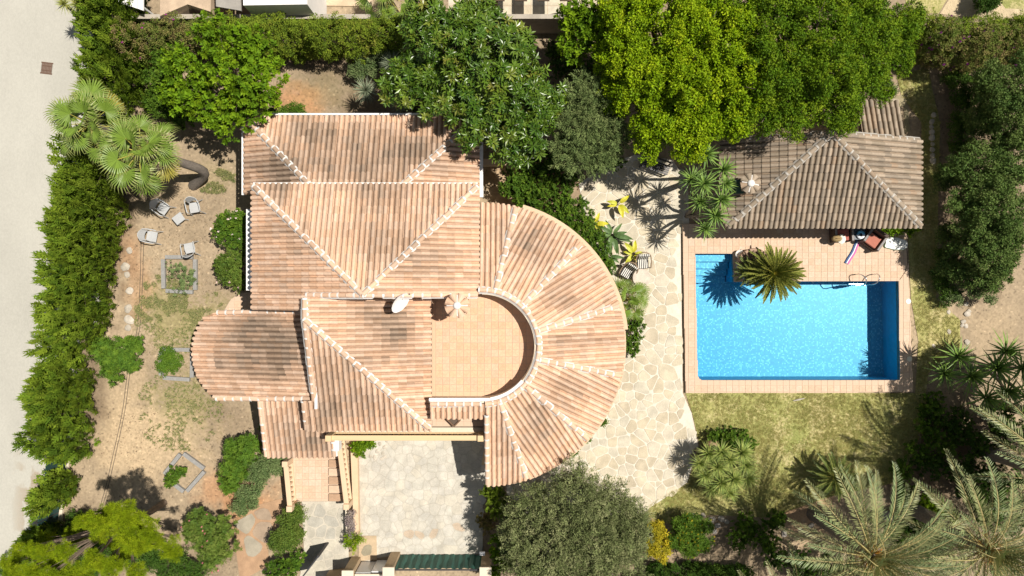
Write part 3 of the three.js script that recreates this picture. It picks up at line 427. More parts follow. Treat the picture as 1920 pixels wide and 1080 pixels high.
  // porch roof over the stair
  const eP = planeOf(0, 1, .35, [0, 2.3, 6.98]); const ep = (a, b) => { const q = onPlane(eP, a, b); return [q[0], q[2]]; };
  const e0 = ep(498, 748), e1 = ep(500, 855), e2 = ep(627, 855); HR.slope('porch_roof', eP, [[e1[0], e0[1]], [e2[0], e0[1]], [e2[0], e2[1]], [e1[0], e1[1]]].map((p) => p));
  ridge(house, 'house', [V(e1[0], eP.y(0, e0[1]), e0[1]), V(e1[0], 2.3, e1[1])], { seed: 12, r: .095, lift: .03, edge: false }); ridge(house, 'house', [V(e2[0], eP.y(0, 5.7), 5.7), V(e2[0], 2.3, e2[1])], { seed: 13, r: .095, lift: .03 });
  // round wing
  const C = [-1.17, 2.3], R0 = 2.2, R1 = 5.73, hR = 4.12, sR = .345, edges = [-76.7, -46, -16, 12.8, 42, 72].map((a) => a * Math.PI / 180), pol = (a, r) => [C[0] + r * Math.cos(a), C[1] + r * Math.sin(a)];
  const wedge = (a0, a1, mid) => { const d = [Math.cos(mid), Math.sin(mid)], k = Math.cos((a1 - a0) / 2), pl = planeOf(d[0], d[1], sR, [C[0] + d[0] * R0, hR, C[1] + d[1] * R0]); const n = 8, out = []; for (let i = 0; i <= n; i++) out.push(pol(lerp(a0, a1, i / n), R1)); out.push(pol(a1, R0 * 1.0), pol((a0 + a1) / 2, R0 * .985), pol(a0, R0)); return [pl, out]; };
  for (let i = 0; i + 1 < edges.length; i++) { const [pl, poly] = wedge(edges[i], edges[i + 1], (edges[i] + edges[i + 1]) / 2); HR.slope('round_wing_roof', pl, poly, { overhang: .02, shift: .3 }); }
  { // end slopes that run up to the house and to the drive
    const up = planeOf(0, -1, sR, [0, hR, C[1] - R0]), dn = planeOf(0, 1, sR, [0, hR, C[1] + R0]); let out = [[-1.30, C[1] - R0]]; const aL = Math.acos((-1.30 - C[0]) / R1) * -1; out = []; for (let i = 0; i <= 5; i++) out.push(pol(lerp(aL, edges[0], i / 5), R1)); out.push(pol(edges[0], R0), [-1.30, C[1] - R0]); HR.slope('round_wing_roof', up, out, { overhang: .02 });
    const aR = Math.acos((-1.04 - C[0]) / R1); out = []; for (let i = 0; i <= 5; i++) out.push(pol(lerp(edges[5], aR, i / 5), R1)); out.push([-1.04, C[1] + R0], pol(edges[5], R0)); HR.slope('round_wing_roof', dn, out, { overhang: .02 });
    HR.slope('round_wing_roof', dn, [[-3.22, C[1] + R0 + .02], [-1.05, C[1] + R0 + .02], [-1.05, C[1] + R0 + .60], [-3.22, C[1] + R0 + .60]], { overhang: .03 });
    ridge(house, 'house', [V(-1.0, hR - .05, C[1] + R0 + .5), V(-1.0, hR - sR * (R1 - R0 - .05), C[1] + R1 - .05)], { seed: 20, r: .09, lift: .03, edge: false });
  }
  edges.forEach((a, i) => { const p0 = pol(a, R0 + .1), p1 = pol(a, R1 - .02); const k = .966; ridge(house, 'house', [V(p0[0], hR - sR * (.1 - .0) + .02, p0[1]), V(p1[0], hR - sR * ((R1 - .02) * k - R0 * .99) + .0, p1[1])], { seed: 30 + i, r: .1, lift: .055 }); });
  { const ring = []; for (let a = -93; a <= 90; a += 6) { const q = pol(a * Math.PI / 180, R0 + .03); ring.push(V(q[0], hR, q[1])); } ridge(house, 'house', ring, { seed: 40, r: .1, lift: .02, len: .32 }); ridge(house, 'house', [V(C[0] - .05, hR, C[1] + R0 + .03), V(-3.2, hR, C[1] + R0 + .03)], { seed: 41, r: .095, lift: .02, len: .32 }); }
  // eave moulding of the round wing
  const sector = (r0, r1, a0, a1, y0, y1, n) => { const o = []; for (let i = 0; i <= n; i++) o.push(pol(lerp(a0, a1, i / n) * Math.PI / 180, r1)); for (let i = n; i >= 0; i--) o.push(pol(lerp(a0, a1, i / n) * Math.PI / 180, r0)); return prism(o, y0, y1, { bottom: true }); };
  mesh('gutter', sector(R1 - .01, R1 + .19, -74, -6, 2.74, 2.93, 24), peachMat, house); mesh('gutter', sector(R1 - .01, R1 + .09, -5.5, 70, 2.72, 2.88, 24), peachMat, house); mesh('downpipe', cyl(.045, .045, 2.7, 10, ...(() => { const q = pol(-6.5 * Math.PI / 180, R1 + .08); return [q[0], 0, q[1]]; })()), peachMat, house);
  mesh('round_wall', sector(R1 - .75, R1 - .5, -91, 91, 0, 2.62, 36), creamMat, house);
  // arched openings of the round wing: frames, shutters and dark glass set on its wall
  const glass = mat([.03, .04, .05], { roughness: .08 }), shutter = mat([.30, .17, .08], { map: G_WOOD });
  for (const a of [-61, -31, -2, 27, 57]) { const q = pol(a * Math.PI / 180, R1 - .49), g = new THREE.Group(); g.name = 'window'; g.position.set(q[0], 0, q[1]); g.rotation.y = -a * Math.PI / 180 + Math.PI / 2; house.add(g); mesh('frame', box(1.3, 1.5, .08, 0, 1.5, .02), shutter, g); for (const s of [-.3, .3]) mesh('pane', box(.52, 1.3, .04, s, 1.5, .055), glass, g); mesh('sill', box(1.4, .06, .2, 0, .72, .08), whiteMat, g); }
  // roof terrace
  const zT = C[1] + R0 - .16, tP = [[-3.24, .26], [C[0], .26]]; for (let a = -90; a <= 90; a += 6) tP.push(pol(a * Math.PI / 180, R0 - .16)); tP.push([-3.24, zT]);
  const terr = new THREE.Group(); terr.name = 'roof_terrace'; house.add(terr); mesh('slab', prism(tP, 2.9, 3.196, { bottom: true }), groutMat, terr);
  tiled('terrace_tile', [[.735, .455, .285], [.755, .48, .31], [.705, .425, .26], [.745, .465, .285], [.73, .475, .32], [.69, .44, .295]].map((c) => mat(c, { map: G_CLAY, roughness: .8 })), tP, null, 3.2, .281, 0, terr, 61, [.02, .12]);
  const par = sector(R0 - .15, R0 + .0, -90, 90, 2.9, hR - .012, 40); mesh('parapet', par, creamMat, terr); mesh('parapet', prism([[C[0], zT + .012], [-3.24, zT + .012], [-3.24, zT + .16], [C[0], zT + .16]], 2.9, hR - .014), creamMat, terr); mesh('coping', prism([[C[0] + .3, zT - .045], [-3.24, zT - .045], [-3.24, zT + .07], [C[0] + .3, zT + .07]], hR - .05, hR + .035), whiteMat, terr); mesh('coping', sector(R0 - .2, R0 - .07, 40, 81, hR - .05, hR + .034, 10), whiteMat, terr);
  // walls
  const W = (x0, x1, z0, z1, y1, m = creamMat) => mesh('wall', prism([[x0, z0], [x1, z0], [x1, z1], [x0, z1]], 0, y1), m, house);
  W(-10.6, -1.75, -6.65, .2, 2.5); W(-9.8, -1.7, -3.7, .22, 3.75); W(-7.6, -3.55, .23, 5.25, 3.35); W(-12.1, -7.62, 1.2, 4.3, 2.5); W(-3.54, 2.6, .24, 4.0, 2.88); W(-9.6, -7.62, 4.32, 6.5, 2.15); W(-1.0, .3, 4.5, 7.3, 2.5);
  const wallXY = (pts, z0, th) => { const s = new THREE.Shape(pts.map((p) => new THREE.Vector2(...p))), g = new THREE.ExtrudeGeometry(s, { depth: th, bevelEnabled: false }); g.translate(0, 0, z0); return g; };
  mesh('gable_wall', wallXY([[-7.75, 2.6], [-1.6, 2.6], [-1.6, 3.78], [apex[0], 5.5], [-7.75, 4.6]], .1, .12), creamMat, house);
  { const s = new THREE.Shape([[-.35, 2.5], [-5.5, 2.5], [-5.5, 3.35], [-1.16, 5.1], [-.35, 5.1]].map((p) => new THREE.Vector2(...p))), g = new THREE.ExtrudeGeometry(s, { depth: .12, bevelEnabled: false }); g.rotateY(Math.PI / 2); g.translate(-7.72, 0, 0); mesh('gable_wall', g, creamMat, house); }
  // white fascia and gutters round the rear roof, white ledge along the side terrace
  mesh('gutter', box(9.8, .1, .08, (xW + xE) / 2, hA + .0, zN - .12), whiteMat, house); mesh('gutter', box(.07, .1, 3.2, xW - .1, hA - .0, zN + 1.6), whiteMat, house); mesh('gutter', box(.14, .12, 3.25, xE + .12, hA - .0, zN + 1.63), whiteMat, house); mesh('gutter', box(.14, .12, .45, -1.2, hB - .16, -3.8), whiteMat, house);
  mesh('ledge', prism([[-10.79, -3.2], [-10.1, -3.2], [-10.1, .1], [-10.79, .1]], 2.7, 3.0, { bottom: true }), whiteMat, house); mesh('wall', prism([[-10.62, -3.15], [-9.9, -3.15], [-9.9, .05], [-10.62, .05]], 0, 2.7), whiteMat, house);
  mesh('flashing', box(.1, .16, .75, -7.66, 4.06, 4.35), whiteMat, house); mesh('flashing', box(.22, .5, .72, e2[0] + .14, 2.35, 6.35), whiteMat, house);
  // doors and windows on the outer walls
  const win = (x, y, z, turn, w, h2) => { const g = new THREE.Group(); g.name = 'window'; g.position.set(x, y, z); g.rotation.y = turn; house.add(g); mesh('frame', box(w, h2, .08, 0, 0, .02), whiteMat, g); for (const s of [-1, 1]) mesh('pane', box(w / 2 - .09, h2 - .14, .04, s * (w / 4 - .01), 0, .055), glass, g); mesh('sill', box(w + .15, .05, .18, 0, -h2 / 2 - .03, .08), peachMat, g); };
  for (const x of [-9.2, -6.2, -3.2]) win(x, 1.4, -6.66, Math.PI, 1.2, 1.2); win(-10.63, 1.5, -5.2, -Math.PI / 2, 1, 1.2); win(-12.11, 1.4, 2.8, -Math.PI / 2, 1.4, 1.1); win(-1.7, 1.5, -5, Math.PI / 2, 1.2, 1.2); win(-5.2, 1.2, 5.26, 0, 1.4, 1.2);
  { const g = new THREE.Group(); g.name = 'door'; g.position.set(-8.6, 0, 6.51); house.add(g); mesh('leaf', box(1, 2.05, .08, 0, 1.03, .02), shutter, g); mesh('handle', box(.03, .12, .05, .38, 1.02, .08), mat([.5, .4, .2], { metalness: .8, roughness: .3 }), g); }
  HR.finish();
  // chimney, and the loggia below the short roof with its tubs
  const ch = P(857, 572, 5.2); chimneyPot(house, ch.x, 3.2, 4.95, ch.z + .02, .52, .46, 'house', creamMat);
  const lg = new THREE.Group(); lg.name = 'loggia'; house.add(lg); mesh('slab', prism([[-3.5, 5.0], [-1.06, 5.0], [-1.06, 5.66], [-3.5, 5.66]], 2.3, 2.796, { bottom: true }), groutMat, lg);
  tiled('terrace_tile', deckTones, [[-3.24, 5.02], [-1.08, 5.02], [-1.08, 5.64], [-3.24, 5.64]], null, 2.8, .281, 0, lg, 63);
  { const g = new THREE.Group(); g.name = 'diamond_tub'; g.position.set(-2.36, 2.81, 5.36); g.rotation.y = Math.PI / 4; house.add(g); const w = mat([.20, .12, .07], { map: G_WOOD }); for (const [a, b, c2, d2] of [[.36, .05, 0, -.18], [.36, .05, 0, .18], [.05, .31, -.155, 0], [.05, .31, .155, 0]]) mesh('board', box(a, .3, b, c2, .15, d2), w, g); mesh('soil', box(.30, .02, .30, 0, .22, 0), mat([.1, .07, .05]), g); }
  mesh('wall', prism([[-3.5, 5.08], [-1.06, 5.08], [-1.06, 5.6], [-3.5, 5.6]], 0, 2.29), creamMat, house);
}

// ---------- pool house ----------
const poolHouse = thing('pool_house', 'cream pool house under a hipped roof of weathered brown tiles', 'house', V(0, 0, 0));
{
  const PR = new RoofSet(poolHouse, 'pool', .22, 9); const hE = 2.5;
  const zS = P(0, 425, hE).z, xL = P(1363, 0, hE).x, xR = P(1726, 0, hE).x, ap = onPlane(planeOf(0, 1, .42, [0, hE, zS]), 1560, 249), yA = ap[1], apx = ap[0], apz = ap[2];
  const sS = planeOf(0, 1, .42, [0, hE, zS]), sW = planeOf(-1, 0, (yA - hE) / (apx - xL), [xL, hE, 0]), sE = planeOf(1, 0, (yA - hE) / (xR - apx), [xR, hE, 0]);
  PR.slope('south_slope', sS, [[apx, apz], [xR, zS], [xL, zS]]); PR.slope('east_slope', sE, [[apx, apz], [xR, apz], [xR, zS]], { overhang: .03 });
  PR.slope('west_slope', sW, [[apx, apz], [xL, zS], [xL - .25, zS - .6], [xL - .25, apz]], { overhang: .03 });
  ridge(poolHouse, 'pool', [V(apx, yA, apz), V(xL + .05, hE + .02, zS - .05)], { seed: 51, stainAt: .4 }); ridge(poolHouse, 'pool', [V(apx, yA, apz), V(xR - .05, hE + .02, zS - .05)], { seed: 52, stainAt: .5 });
  ridge(poolHouse, 'pool', [V(apx, yA - .02, apz), V(xR - .04, hE, apz)], { seed: 53, r: .085, lift: .02, stainAt: .4 }); ridge(poolHouse, 'pool', [V(apx, yA - .02, apz), V(xL - .2, sW.y(xL - .2, 0), apz)], { seed: 54, r: .085, lift: .02, stainAt: .5 });
  // lean-to with long tiles behind
  const yB = 2.75, b0 = P(1606, 192, 2.2), b1 = P(1696, 250, yB), sB = planeOf(0, -1, .32, [0, 2.25, b0.z]); PR.slope('lean_to', sB, [[b0.x, b0.z], [b1.x, b0.z], [b1.x, apz + .1], [b0.x, apz + .1]], { overhang: .05 });
  PR.finish();
  mesh('wall', prism([[xL + .7, apz + .1], [xR - .45, apz + .1], [xR - .45, zS - .55], [xL + .7, zS - .55]], 0, hE - .12), creamMat, poolHouse);
  { const s = new THREE.Shape([[xL + .7, hE - .12], [xR - .45, hE - .12], [xR - .45, sE.y(xR - .45, 0) - .13], [apx, yA - .14], [xL + .7, sW.y(xL + .7, 0) - .13]].map((p) => new THREE.Vector2(...p))), g = new THREE.ExtrudeGeometry(s, { depth: .14, bevelEnabled: false }); g.translate(0, 0, apz + .08); mesh('gable_wall', g, creamMat, poolHouse); }
  mesh('lean_to_wall', prism([[b0.x + .15, b0.z + .3], [b1.x - .15, b0.z + .3], [b1.x - .15, apz - .02], [b0.x + .15, apz - .02]], 0, 2.1), creamMat, poolHouse);
  const glass = mat([.03, .04, .05], { roughness: .08 }), wood = mat([.30, .17, .08], { map: G_WOOD });
  for (const x of [xL + 2.2, apx + .4]) { const g = new THREE.Group(); g.name = 'door'; g.position.set(x, 0, zS - .55); poolHouse.add(g); mesh('frame', box(1.5, 2.15, .08, 0, 1.08, .03), wood, g); for (const s of [-.35, .35]) mesh('pane', box(.6, 1.95, .04, s, 1.06, .06), glass, g); }
  const c = P(1405, 345, 3.35); chimneyPot(poolHouse, c.x, sW.y(c.x, 0) - .3, 3.3, c.z, .4, .4, 'pool', mat([.55, .42, .3], { map: G_PLASTER }), .2);
  const q = P(1387, 350, 2.95); mesh('flue_box', box(.32, .3, .55, q.x, sW.y(q.x, 0) + .14, q.z), mat([.03, .09, .07], { roughness: .5 }), poolHouse);
  const lampP = P(1564, 428, 2.4); mesh('wall_lamp', new THREE.SphereGeometry(.07, 10, 8).translate(lampP.x, 2.38, zS - .02), whiteMat, poolHouse);
}

// ---------- things on and by the houses ----------
const metal = mat([.62, .62, .62], { metalness: .85, roughness: .28 }), darkMetal = mat([.05, .05, .055], { metalness: .3, roughness: .5 });
{ // satellite dish
  const p = P(742, 572, 4.7), o = thing('satellite_dish', 'white satellite dish standing on the tiled ridge beside the roof terrace', 'satellite dish', V(p.x, 4.45, p.z - .1)); const q = V(.18, .62, -.05);
  mesh('mast', new GB().tube([V(-.1, -.35, -.05), V(-.1, .35, -.05), V(.0, .55, -.05)], .03, 8).geo(), metal, o);
  const b = new THREE.SphereGeometry(.85, 28, 10, 0, 6.2832, 0, .5); b.translate(0, -.85, 0); b.scale(1, 1, 1.12); b.rotateX(Math.PI); const d = mesh('reflector', b, mat([.8, .8, .8], { roughness: .4, side: THREE.DoubleSide }), o); d.position.copy(q).add(V(0, 0, 0)); d.rotation.set(.35, -.5, -.9);
  mesh('arm', new GB().tube([V(.1, .5, 0), V(.55, .62, -.3)], .018, 6).geo(), darkMetal, o); mesh('receiver', cyl(.04, .03, .14, 10, .58, .56, -.32), darkMetal, o);
}
// balustrades: turned clay-coloured balusters between two rails
const ochre = mat([.66, .49, .28], { map: G_PLASTER, roughness: .85 }), balGeo = new THREE.LatheGeometry([[.045, 0], [.05, .04], [.03, .09], [.06, .22], [.055, .32], [.028, .5], [.045, .56], [.045, .6]].map((p) => new THREE.Vector2(...p)), 9);
function balustrade(label, a, b, material, gap = .22, w = .18) {
  const o = thing('balustrade', label, 'balustrade', a.clone()), d = b.clone().sub(a), L = d.length(), n = Math.round(L / gap), yaw = Math.atan2(-d.z, Math.hypot(d.x)) ; const dir = d.clone().normalize();
  const m = new THREE.Matrix4().makeBasis(dir, V(0, 1, 0).addScaledVector(dir, -dir.y).normalize(), dir.clone().cross(V(0, 1, 0)).normalize());
  const g1 = box(L, .07, w, L / 2, .035, 0), g2 = box(L, .08, w + .03, L / 2, .70, 0, .012); for (const [nm, g] of [['base_rail', g1], ['hand_rail', g2]]) { g.applyMatrix4(m); mesh(nm, g, material, o); }
  for (let i = 0; i < n; i++) { const q = mesh('baluster', balGeo, material, o); q.position.copy(d).multiplyScalar((i + .5) / n).add(V(0, .065, 0)); }
  for (const s of [0, 1]) { const q = d.clone().multiplyScalar(s); mesh('post', box(.24, .86, .24, q.x, q.y + .43, q.z, .012), material, o); }
  return o;
}
balustrade('ochre balustrade along the loggia above the driveway', V(-7.3, 2.8, 5.98), V(-1.25, 2.8, 5.98), ochre);
solo('loggia_walkway', prism([[-7.5, 5.7], [-1.05, 5.7], [-1.05, 6.12], [-7.5, 6.12]], 0, 2.79), creamMat, 'cream wall carrying the ochre balustrade above the driveway', 'wall');
// entrance stair
const stairMat = deckTones;
{
  const o = structGroup('entrance_stair'); const x0 = P(545, 0, .9).x, x1 = P(640, 0, .9).x, z0 = P(0, 800, 1).z, z1 = P(0, 940, .6).z;
  mesh('slab', prism([[x0, z0], [x1, z0], [x1, z1], [x0, z1]], 0, .596), groutMat, o); tiled('floor_tile', stairMat, [[x0, z0], [x1 - .62, z0], [x1 - .62, z1], [x0, z1]], null, .6, .281, 0, o, 71);
  const n = 9, t = mat([.46, .30, .19], { map: G_CLAY }); for (let i = 0; i < n; i++) mesh('tread', box(.58, .1, (z1 - z0) / n - .05, x1 - .31, .62 + .03, z0 + (i + .5) * (z1 - z0) / n, .01), i % 2 ? stairMat[i % 5] : t, o);
  balustrade('cream balustrade of the entrance stair beside the garden shrubs', P(545, 862, .6), P(553, 944, .6), peachMat); balustrade('cream balustrade of the entrance stair beside the driveway', P(642, 818, .6), P(657, 940, .6), peachMat);
}
{ // long planter wall beside the drive
  const o = thing('planter_wall', 'narrow cream planter wall between the driveway and the entrance walk', 'planter', V(0, 0, 0)); const a = (y) => P(0, y).z;
  mesh('wall', prism(xz([[660, 830], [673, 830], [676, 1000], [667, 1000]]), 0, .35), peachMat, o); mesh('wall', prism(xz([[652, 945], [655, 945], [657, 1015], [654, 1015]]), 0, .5), creamMat, o);
}
// pool terrace furniture
function wicker(label, px, py, turn, cushionTone) {
  const p = P(px, py, .6), o = thing('wicker_armchair', label, 'armchair', V(p.x, DY, p.z), turn, 'wicker armchairs by the pool house'), m = mat([.075, .045, .032], { map: G_WOOD, roughness: .7 }), g = mat([.30, .28, .27], { map: G_WOOD, roughness: .7 });
  mesh('base', box(.74, .3, .7, 0, .2, 0, .02), m, o); for (const s of [-1, 1]) { mesh('armrest', box(.13, .58, .74, s * .36, .34, 0, .025), m, o); mesh('armrest_cap', box(.09, .012, .66, s * .36, .637, 0), g, o); } mesh('backrest', box(.62, .8, .14, 0, .45, -.33, .03), m, o); mesh('cushion', box(.56, .13, .52, 0, .43, .05, .04), mat(cushionTone, { roughness: .95, map: G_FINE }), o);
  for (const [sx, sz] of [[-1, -1], [1, -1], [1, 1], [-1, 1]]) mesh('leg', box(.07, .1, .07, sx * .33, .05, sz * .3), m, o);
}
wicker('dark wicker armchair holding a straw bag, half under the pool house eave', 1580, 438, .06, [.42, .13, .10]); wicker('dark wicker armchair with a rust cushion turned beside the bodyboard', 1638, 449, -.62, [.46, .17, .12]);
{
  let p = P(1608, 437, .5), o = thing('side_table', 'low dark blue side table between the wicker armchairs', 'table', V(p.x, DY, p.z)), m = mat([.03, .05, .075], { roughness: .5 });
  mesh('top', box(.56, .03, .6, 0, .47, 0, .01), m, o); for (const [a, b] of [[-1, -1], [1, -1], [1, 1], [-1, 1]]) mesh('leg', box(.05, .455, .05, a * .24, .2275, b * .26), m, o);
  p = P(1614, 438, .7); o = thing('swim_ring', 'small blue and white swim ring on the dark side table', 'swim ring', V(p.x, DY + .545, p.z + .05)); const t = new THREE.TorusGeometry(.13, .06, 10, 22, Math.PI); t.rotateX(Math.PI / 2); mesh('ring', t, mat([.75, .8, .85], { roughness: .35 }), o); const t2 = t.clone(); t2.rotateY(Math.PI); mesh('ring', t2, mat([.08, .35, .6], { roughness: .35 }), o);
  const bagP = P(1569, 446, .65); const bag = thing('straw_bag', 'tan straw bag and white cloth lying on the wicker armchair', 'bag', V(bagP.x, DY + .50, bagP.z)); const sb = new THREE.SphereGeometry(.2, 14, 10); sb.scale(1.1, .75, .75); sb.translate(-.06, .12, .04); mesh('body', sb, mat([.38, .27, .12], { map: G_WOOD }), bag); const hd = new THREE.TorusGeometry(.1, .012, 6, 14, Math.PI); hd.translate(-.06, .24, .04); mesh('handle', hd, mat([.33, .22, .1]), bag); const cl = new THREE.ConeGeometry(.17, .14, 9); cl.scale(1.1, 1, 1.3); cl.translate(.2, .1, .05); mesh('cloth', cl, mat([.78, .75, .66], { roughness: 1 }), bag);
  const noodles = [['blue pool noodle lying between the armchairs', [.03, .09, .24], -3.2], ['white pool noodle lying between a blue and a pink one', [.72, .72, .8], 0], ['pink pool noodle lying between the armchairs', [.75, .12, .38], 3.2]];
  for (const [l, c, off] of noodles) { const pts = [[1611, 445], [1606, 458], [1600, 473], [1593, 484], [1587, 494]].map(([a, b], i) => { const q = P(a + off * .9, b + off * .32, DY + .04); return V(q.x, DY + .036 + (i === 0 ? .12 : 0), q.z); }); const cv = new THREE.CatmullRomCurve3(pts); solo('pool_noodle', new THREE.TubeGeometry(cv, 24, .034, 10), mat(c, { roughness: .6 }), l, 'pool noodle'); }
  const bp = P(1681, 457, .25), bd = thing('bodyboard', 'white bodyboard with a lime edge lying beside the wicker armchair', 'bodyboard', V(bp.x, DY + .05, bp.z), -.12); const sh = [[-.5, -.17], [-.46, -.22], [0, -.27], [.34, -.22], [.47, -.13], [.49, 0], [.47, .13], [.34, .22], [0, .27], [-.46, .22], [-.5, .17], [-.47, 0]]; mesh('deck', prism(sh, .03, .065, { chamfer: .012 }), mat([.82, .84, .80], { roughness: .5 }), bd); mesh('slick', prism(sh.map(([a, b]) => [a * 1.02, b * 1.04]), -.035, .028, { chamfer: .008 }), mat([.25, .58, .32], { roughness: .5 }), bd);
  // hose from the board to the pool corner
  const hs = new THREE.CatmullRomCurve3([[1700, 464], [1701, 490], [1699, 505], [1692, 517], [1687, 524]].map(([a, b]) => { const q = P(a, b, DY); return V(q.x, DY + .012, q.z); })); solo('garden_hose', new THREE.TubeGeometry(hs, 40, .013, 6), mat([.14, .10, .06], { roughness: .6 }), 'thin brown hose running to the corner of the pool', 'hose');
  // ladder rails
  const ld = thing('pool_ladder', 'chrome pool ladder with two looped handrails', 'ladder', V(0, 0, 0)); for (const s of [0, 1]) { const x = P(1610 + s * 20, 0, DY).x, z = P(0, 527, DY).z; const g = new THREE.TubeGeometry(new THREE.CatmullRomCurve3([V(x - .14 + s * .28, DY, z - .3), V(x - .16 + s * .3, DY + .55, z - .28), V(x - .05 + s * .12, DY + .78, z - .12), V(x + .02, DY + .62, z + .1), V(x + .02, DY - .2, z + .16), V(x + .02, DY - 1.15, z + .16)]), 40, .022, 8); mesh('handrail', g, metal, ld); } const zx = P(0, 527, DY).z + .16, xa = P(1610, 0, DY).x, xb = P(1630, 0, DY).x; for (const y of [-.25, -.55, -.85]) mesh('rung', box(xb - xa, .03, .08, (xa + xb) / 2 + .02, y, zx), metal, ld);
  for (const [a, b, l] of [[1703, 565, 'round white skimmer lid set in the terrace beside the lawn stones'], [1705, 673, 'round white skimmer lid set in the terrace beside the yucca shadow']]) { const q = P(a, b, DY); solo('skimmer_lid', cyl(.12, .115, .012, 20, q.x, DY + .008, q.z), mat([.72, .68, .55], { roughness: .5 }), l, 'lid'); }
  const pl = P(1410, 497, .3), pt = thing('round_planter', 'round clay planter at the pool corner under the cycad', 'planter', V(pl.x, DY, pl.z)); const lt = new THREE.LatheGeometry([[.0, .0], [.66, .0], [.72, .1], [.74, .42], [.70, .46], [.62, .46], [.6, .38], [0, .38]].map((p2) => new THREE.Vector2(...p2)), 30); mesh('tub', lt, mat([.45, .30, .21], { map: G_CLAY }), pt); mesh('soil', cyl(.6, .6, .02, 20, 0, .37, 0), mat([.13, .09, .06], { roughness: 1 }), pt);
  const cp = P(1389, 481, .3), bw = thing('white_bowl', 'small white bowl standing against the round planter', 'bowl', V(cp.x - .06, DY, cp.z - .1)); mesh('shell', new THREE.LatheGeometry([[0, .005], [.1, .0], [.19, .16], [.2, .22], [.17, .22], [.15, .15], [0, .06]].map((p2) => new THREE.Vector2(...p2)), 20), mat([.78, .76, .72]), bw);
}
// patio set
{
  let p = P(1203, 521, .72); const t = thing('round_table', 'pale round stone table on the crazy paving', 'table', V(p.x, .02, p.z)); mesh('top', cyl(.38, .39, .05, 32, 0, .68, 0), mat([.66, .58, .48], { map: G_STONE }), t); mesh('pedestal', new THREE.LatheGeometry([[.0, 0], [.24, 0], [.22, .06], [.08, .12], [.07, .55], [.2, .68]].map((q) => new THREE.Vector2(...q)), 20), mat([.6, .53, .44], { map: G_STONE }), t);
  const stripes = tex(128, 16, (u) => (u * 6 % 1) < .5 ? [.02, .02, .022] : [.74, .72, .66]), cush = mat([1, 1, 1], { map: stripes, roughness: .95 }), rat = mat([.33, .24, .16], { map: G_WOOD });
  for (const [px, py, turn, l] of [[1177, 510, -.55, 'rattan armchair with black and white striped cushions beside the curved wall'], [1205, 492, .05, 'rattan armchair with black and white striped cushions beside the yellow plant']]) {
    p = P(px, py, .45); const o = thing('rattan_armchair', l, 'armchair', V(p.x, .02, p.z), turn, 'striped armchairs at the round table');
    mesh('seat', box(.5, .1, .46, 0, .4, .04, .03), cush, o); const bk = box(.48, .46, .1, 0, 0, 0, .03), bm = mesh('back_cushion', bk, cush, o); bm.position.set(0, .66, -.24); bm.rotation.x = -.3;
    mesh('seat_frame', box(.56, .05, .54, 0, .33, 0, .02), rat, o); const arc = new THREE.TubeGeometry(new THREE.CatmullRomCurve3([V(-.32, .62, .26), V(-.34, .66, 0), V(-.27, .82, -.3), V(0, .92, -.42), V(.27, .82, -.3), V(.34, .66, 0), V(.32, .62, .26)]), 30, .026, 8); mesh('arm_rail', arc, rat, o);
    for (const [a, b] of [[-1, -1], [1, -1], [1, 1], [-1, 1]]) mesh('leg', new GB().tube([V(a * .27, 0, b * .25), V(a * .27, .33, b * .24), V(a * .3, b > 0 ? .62 : .8, b * .26)], .02, 6).geo(), rat, o);
  }
  p = P(1228, 311, .45); const bn = thing('slatted_bench', 'dark slatted bench at the edge of the crazy paving under the trees', 'bench', V(p.x, .02, p.z), -.33); for (let i = 0; i < 5; i++) mesh('slat', box(1.3, .025, .07, 0, .42, -.18 + i * .09), darkMetal, bn); for (let i = 0; i < 3; i++) mesh('back_slat', box(1.3, .06, .02, 0, .58 + i * .1, -.3), darkMetal, bn); for (const s of [-1, 1]) { mesh('leg', box(.05, .42, .05, s * .58, .2, .18), darkMetal, bn); mesh('leg', box(.05, .86, .05, s * .58, .43, -.26), darkMetal, bn); }
}
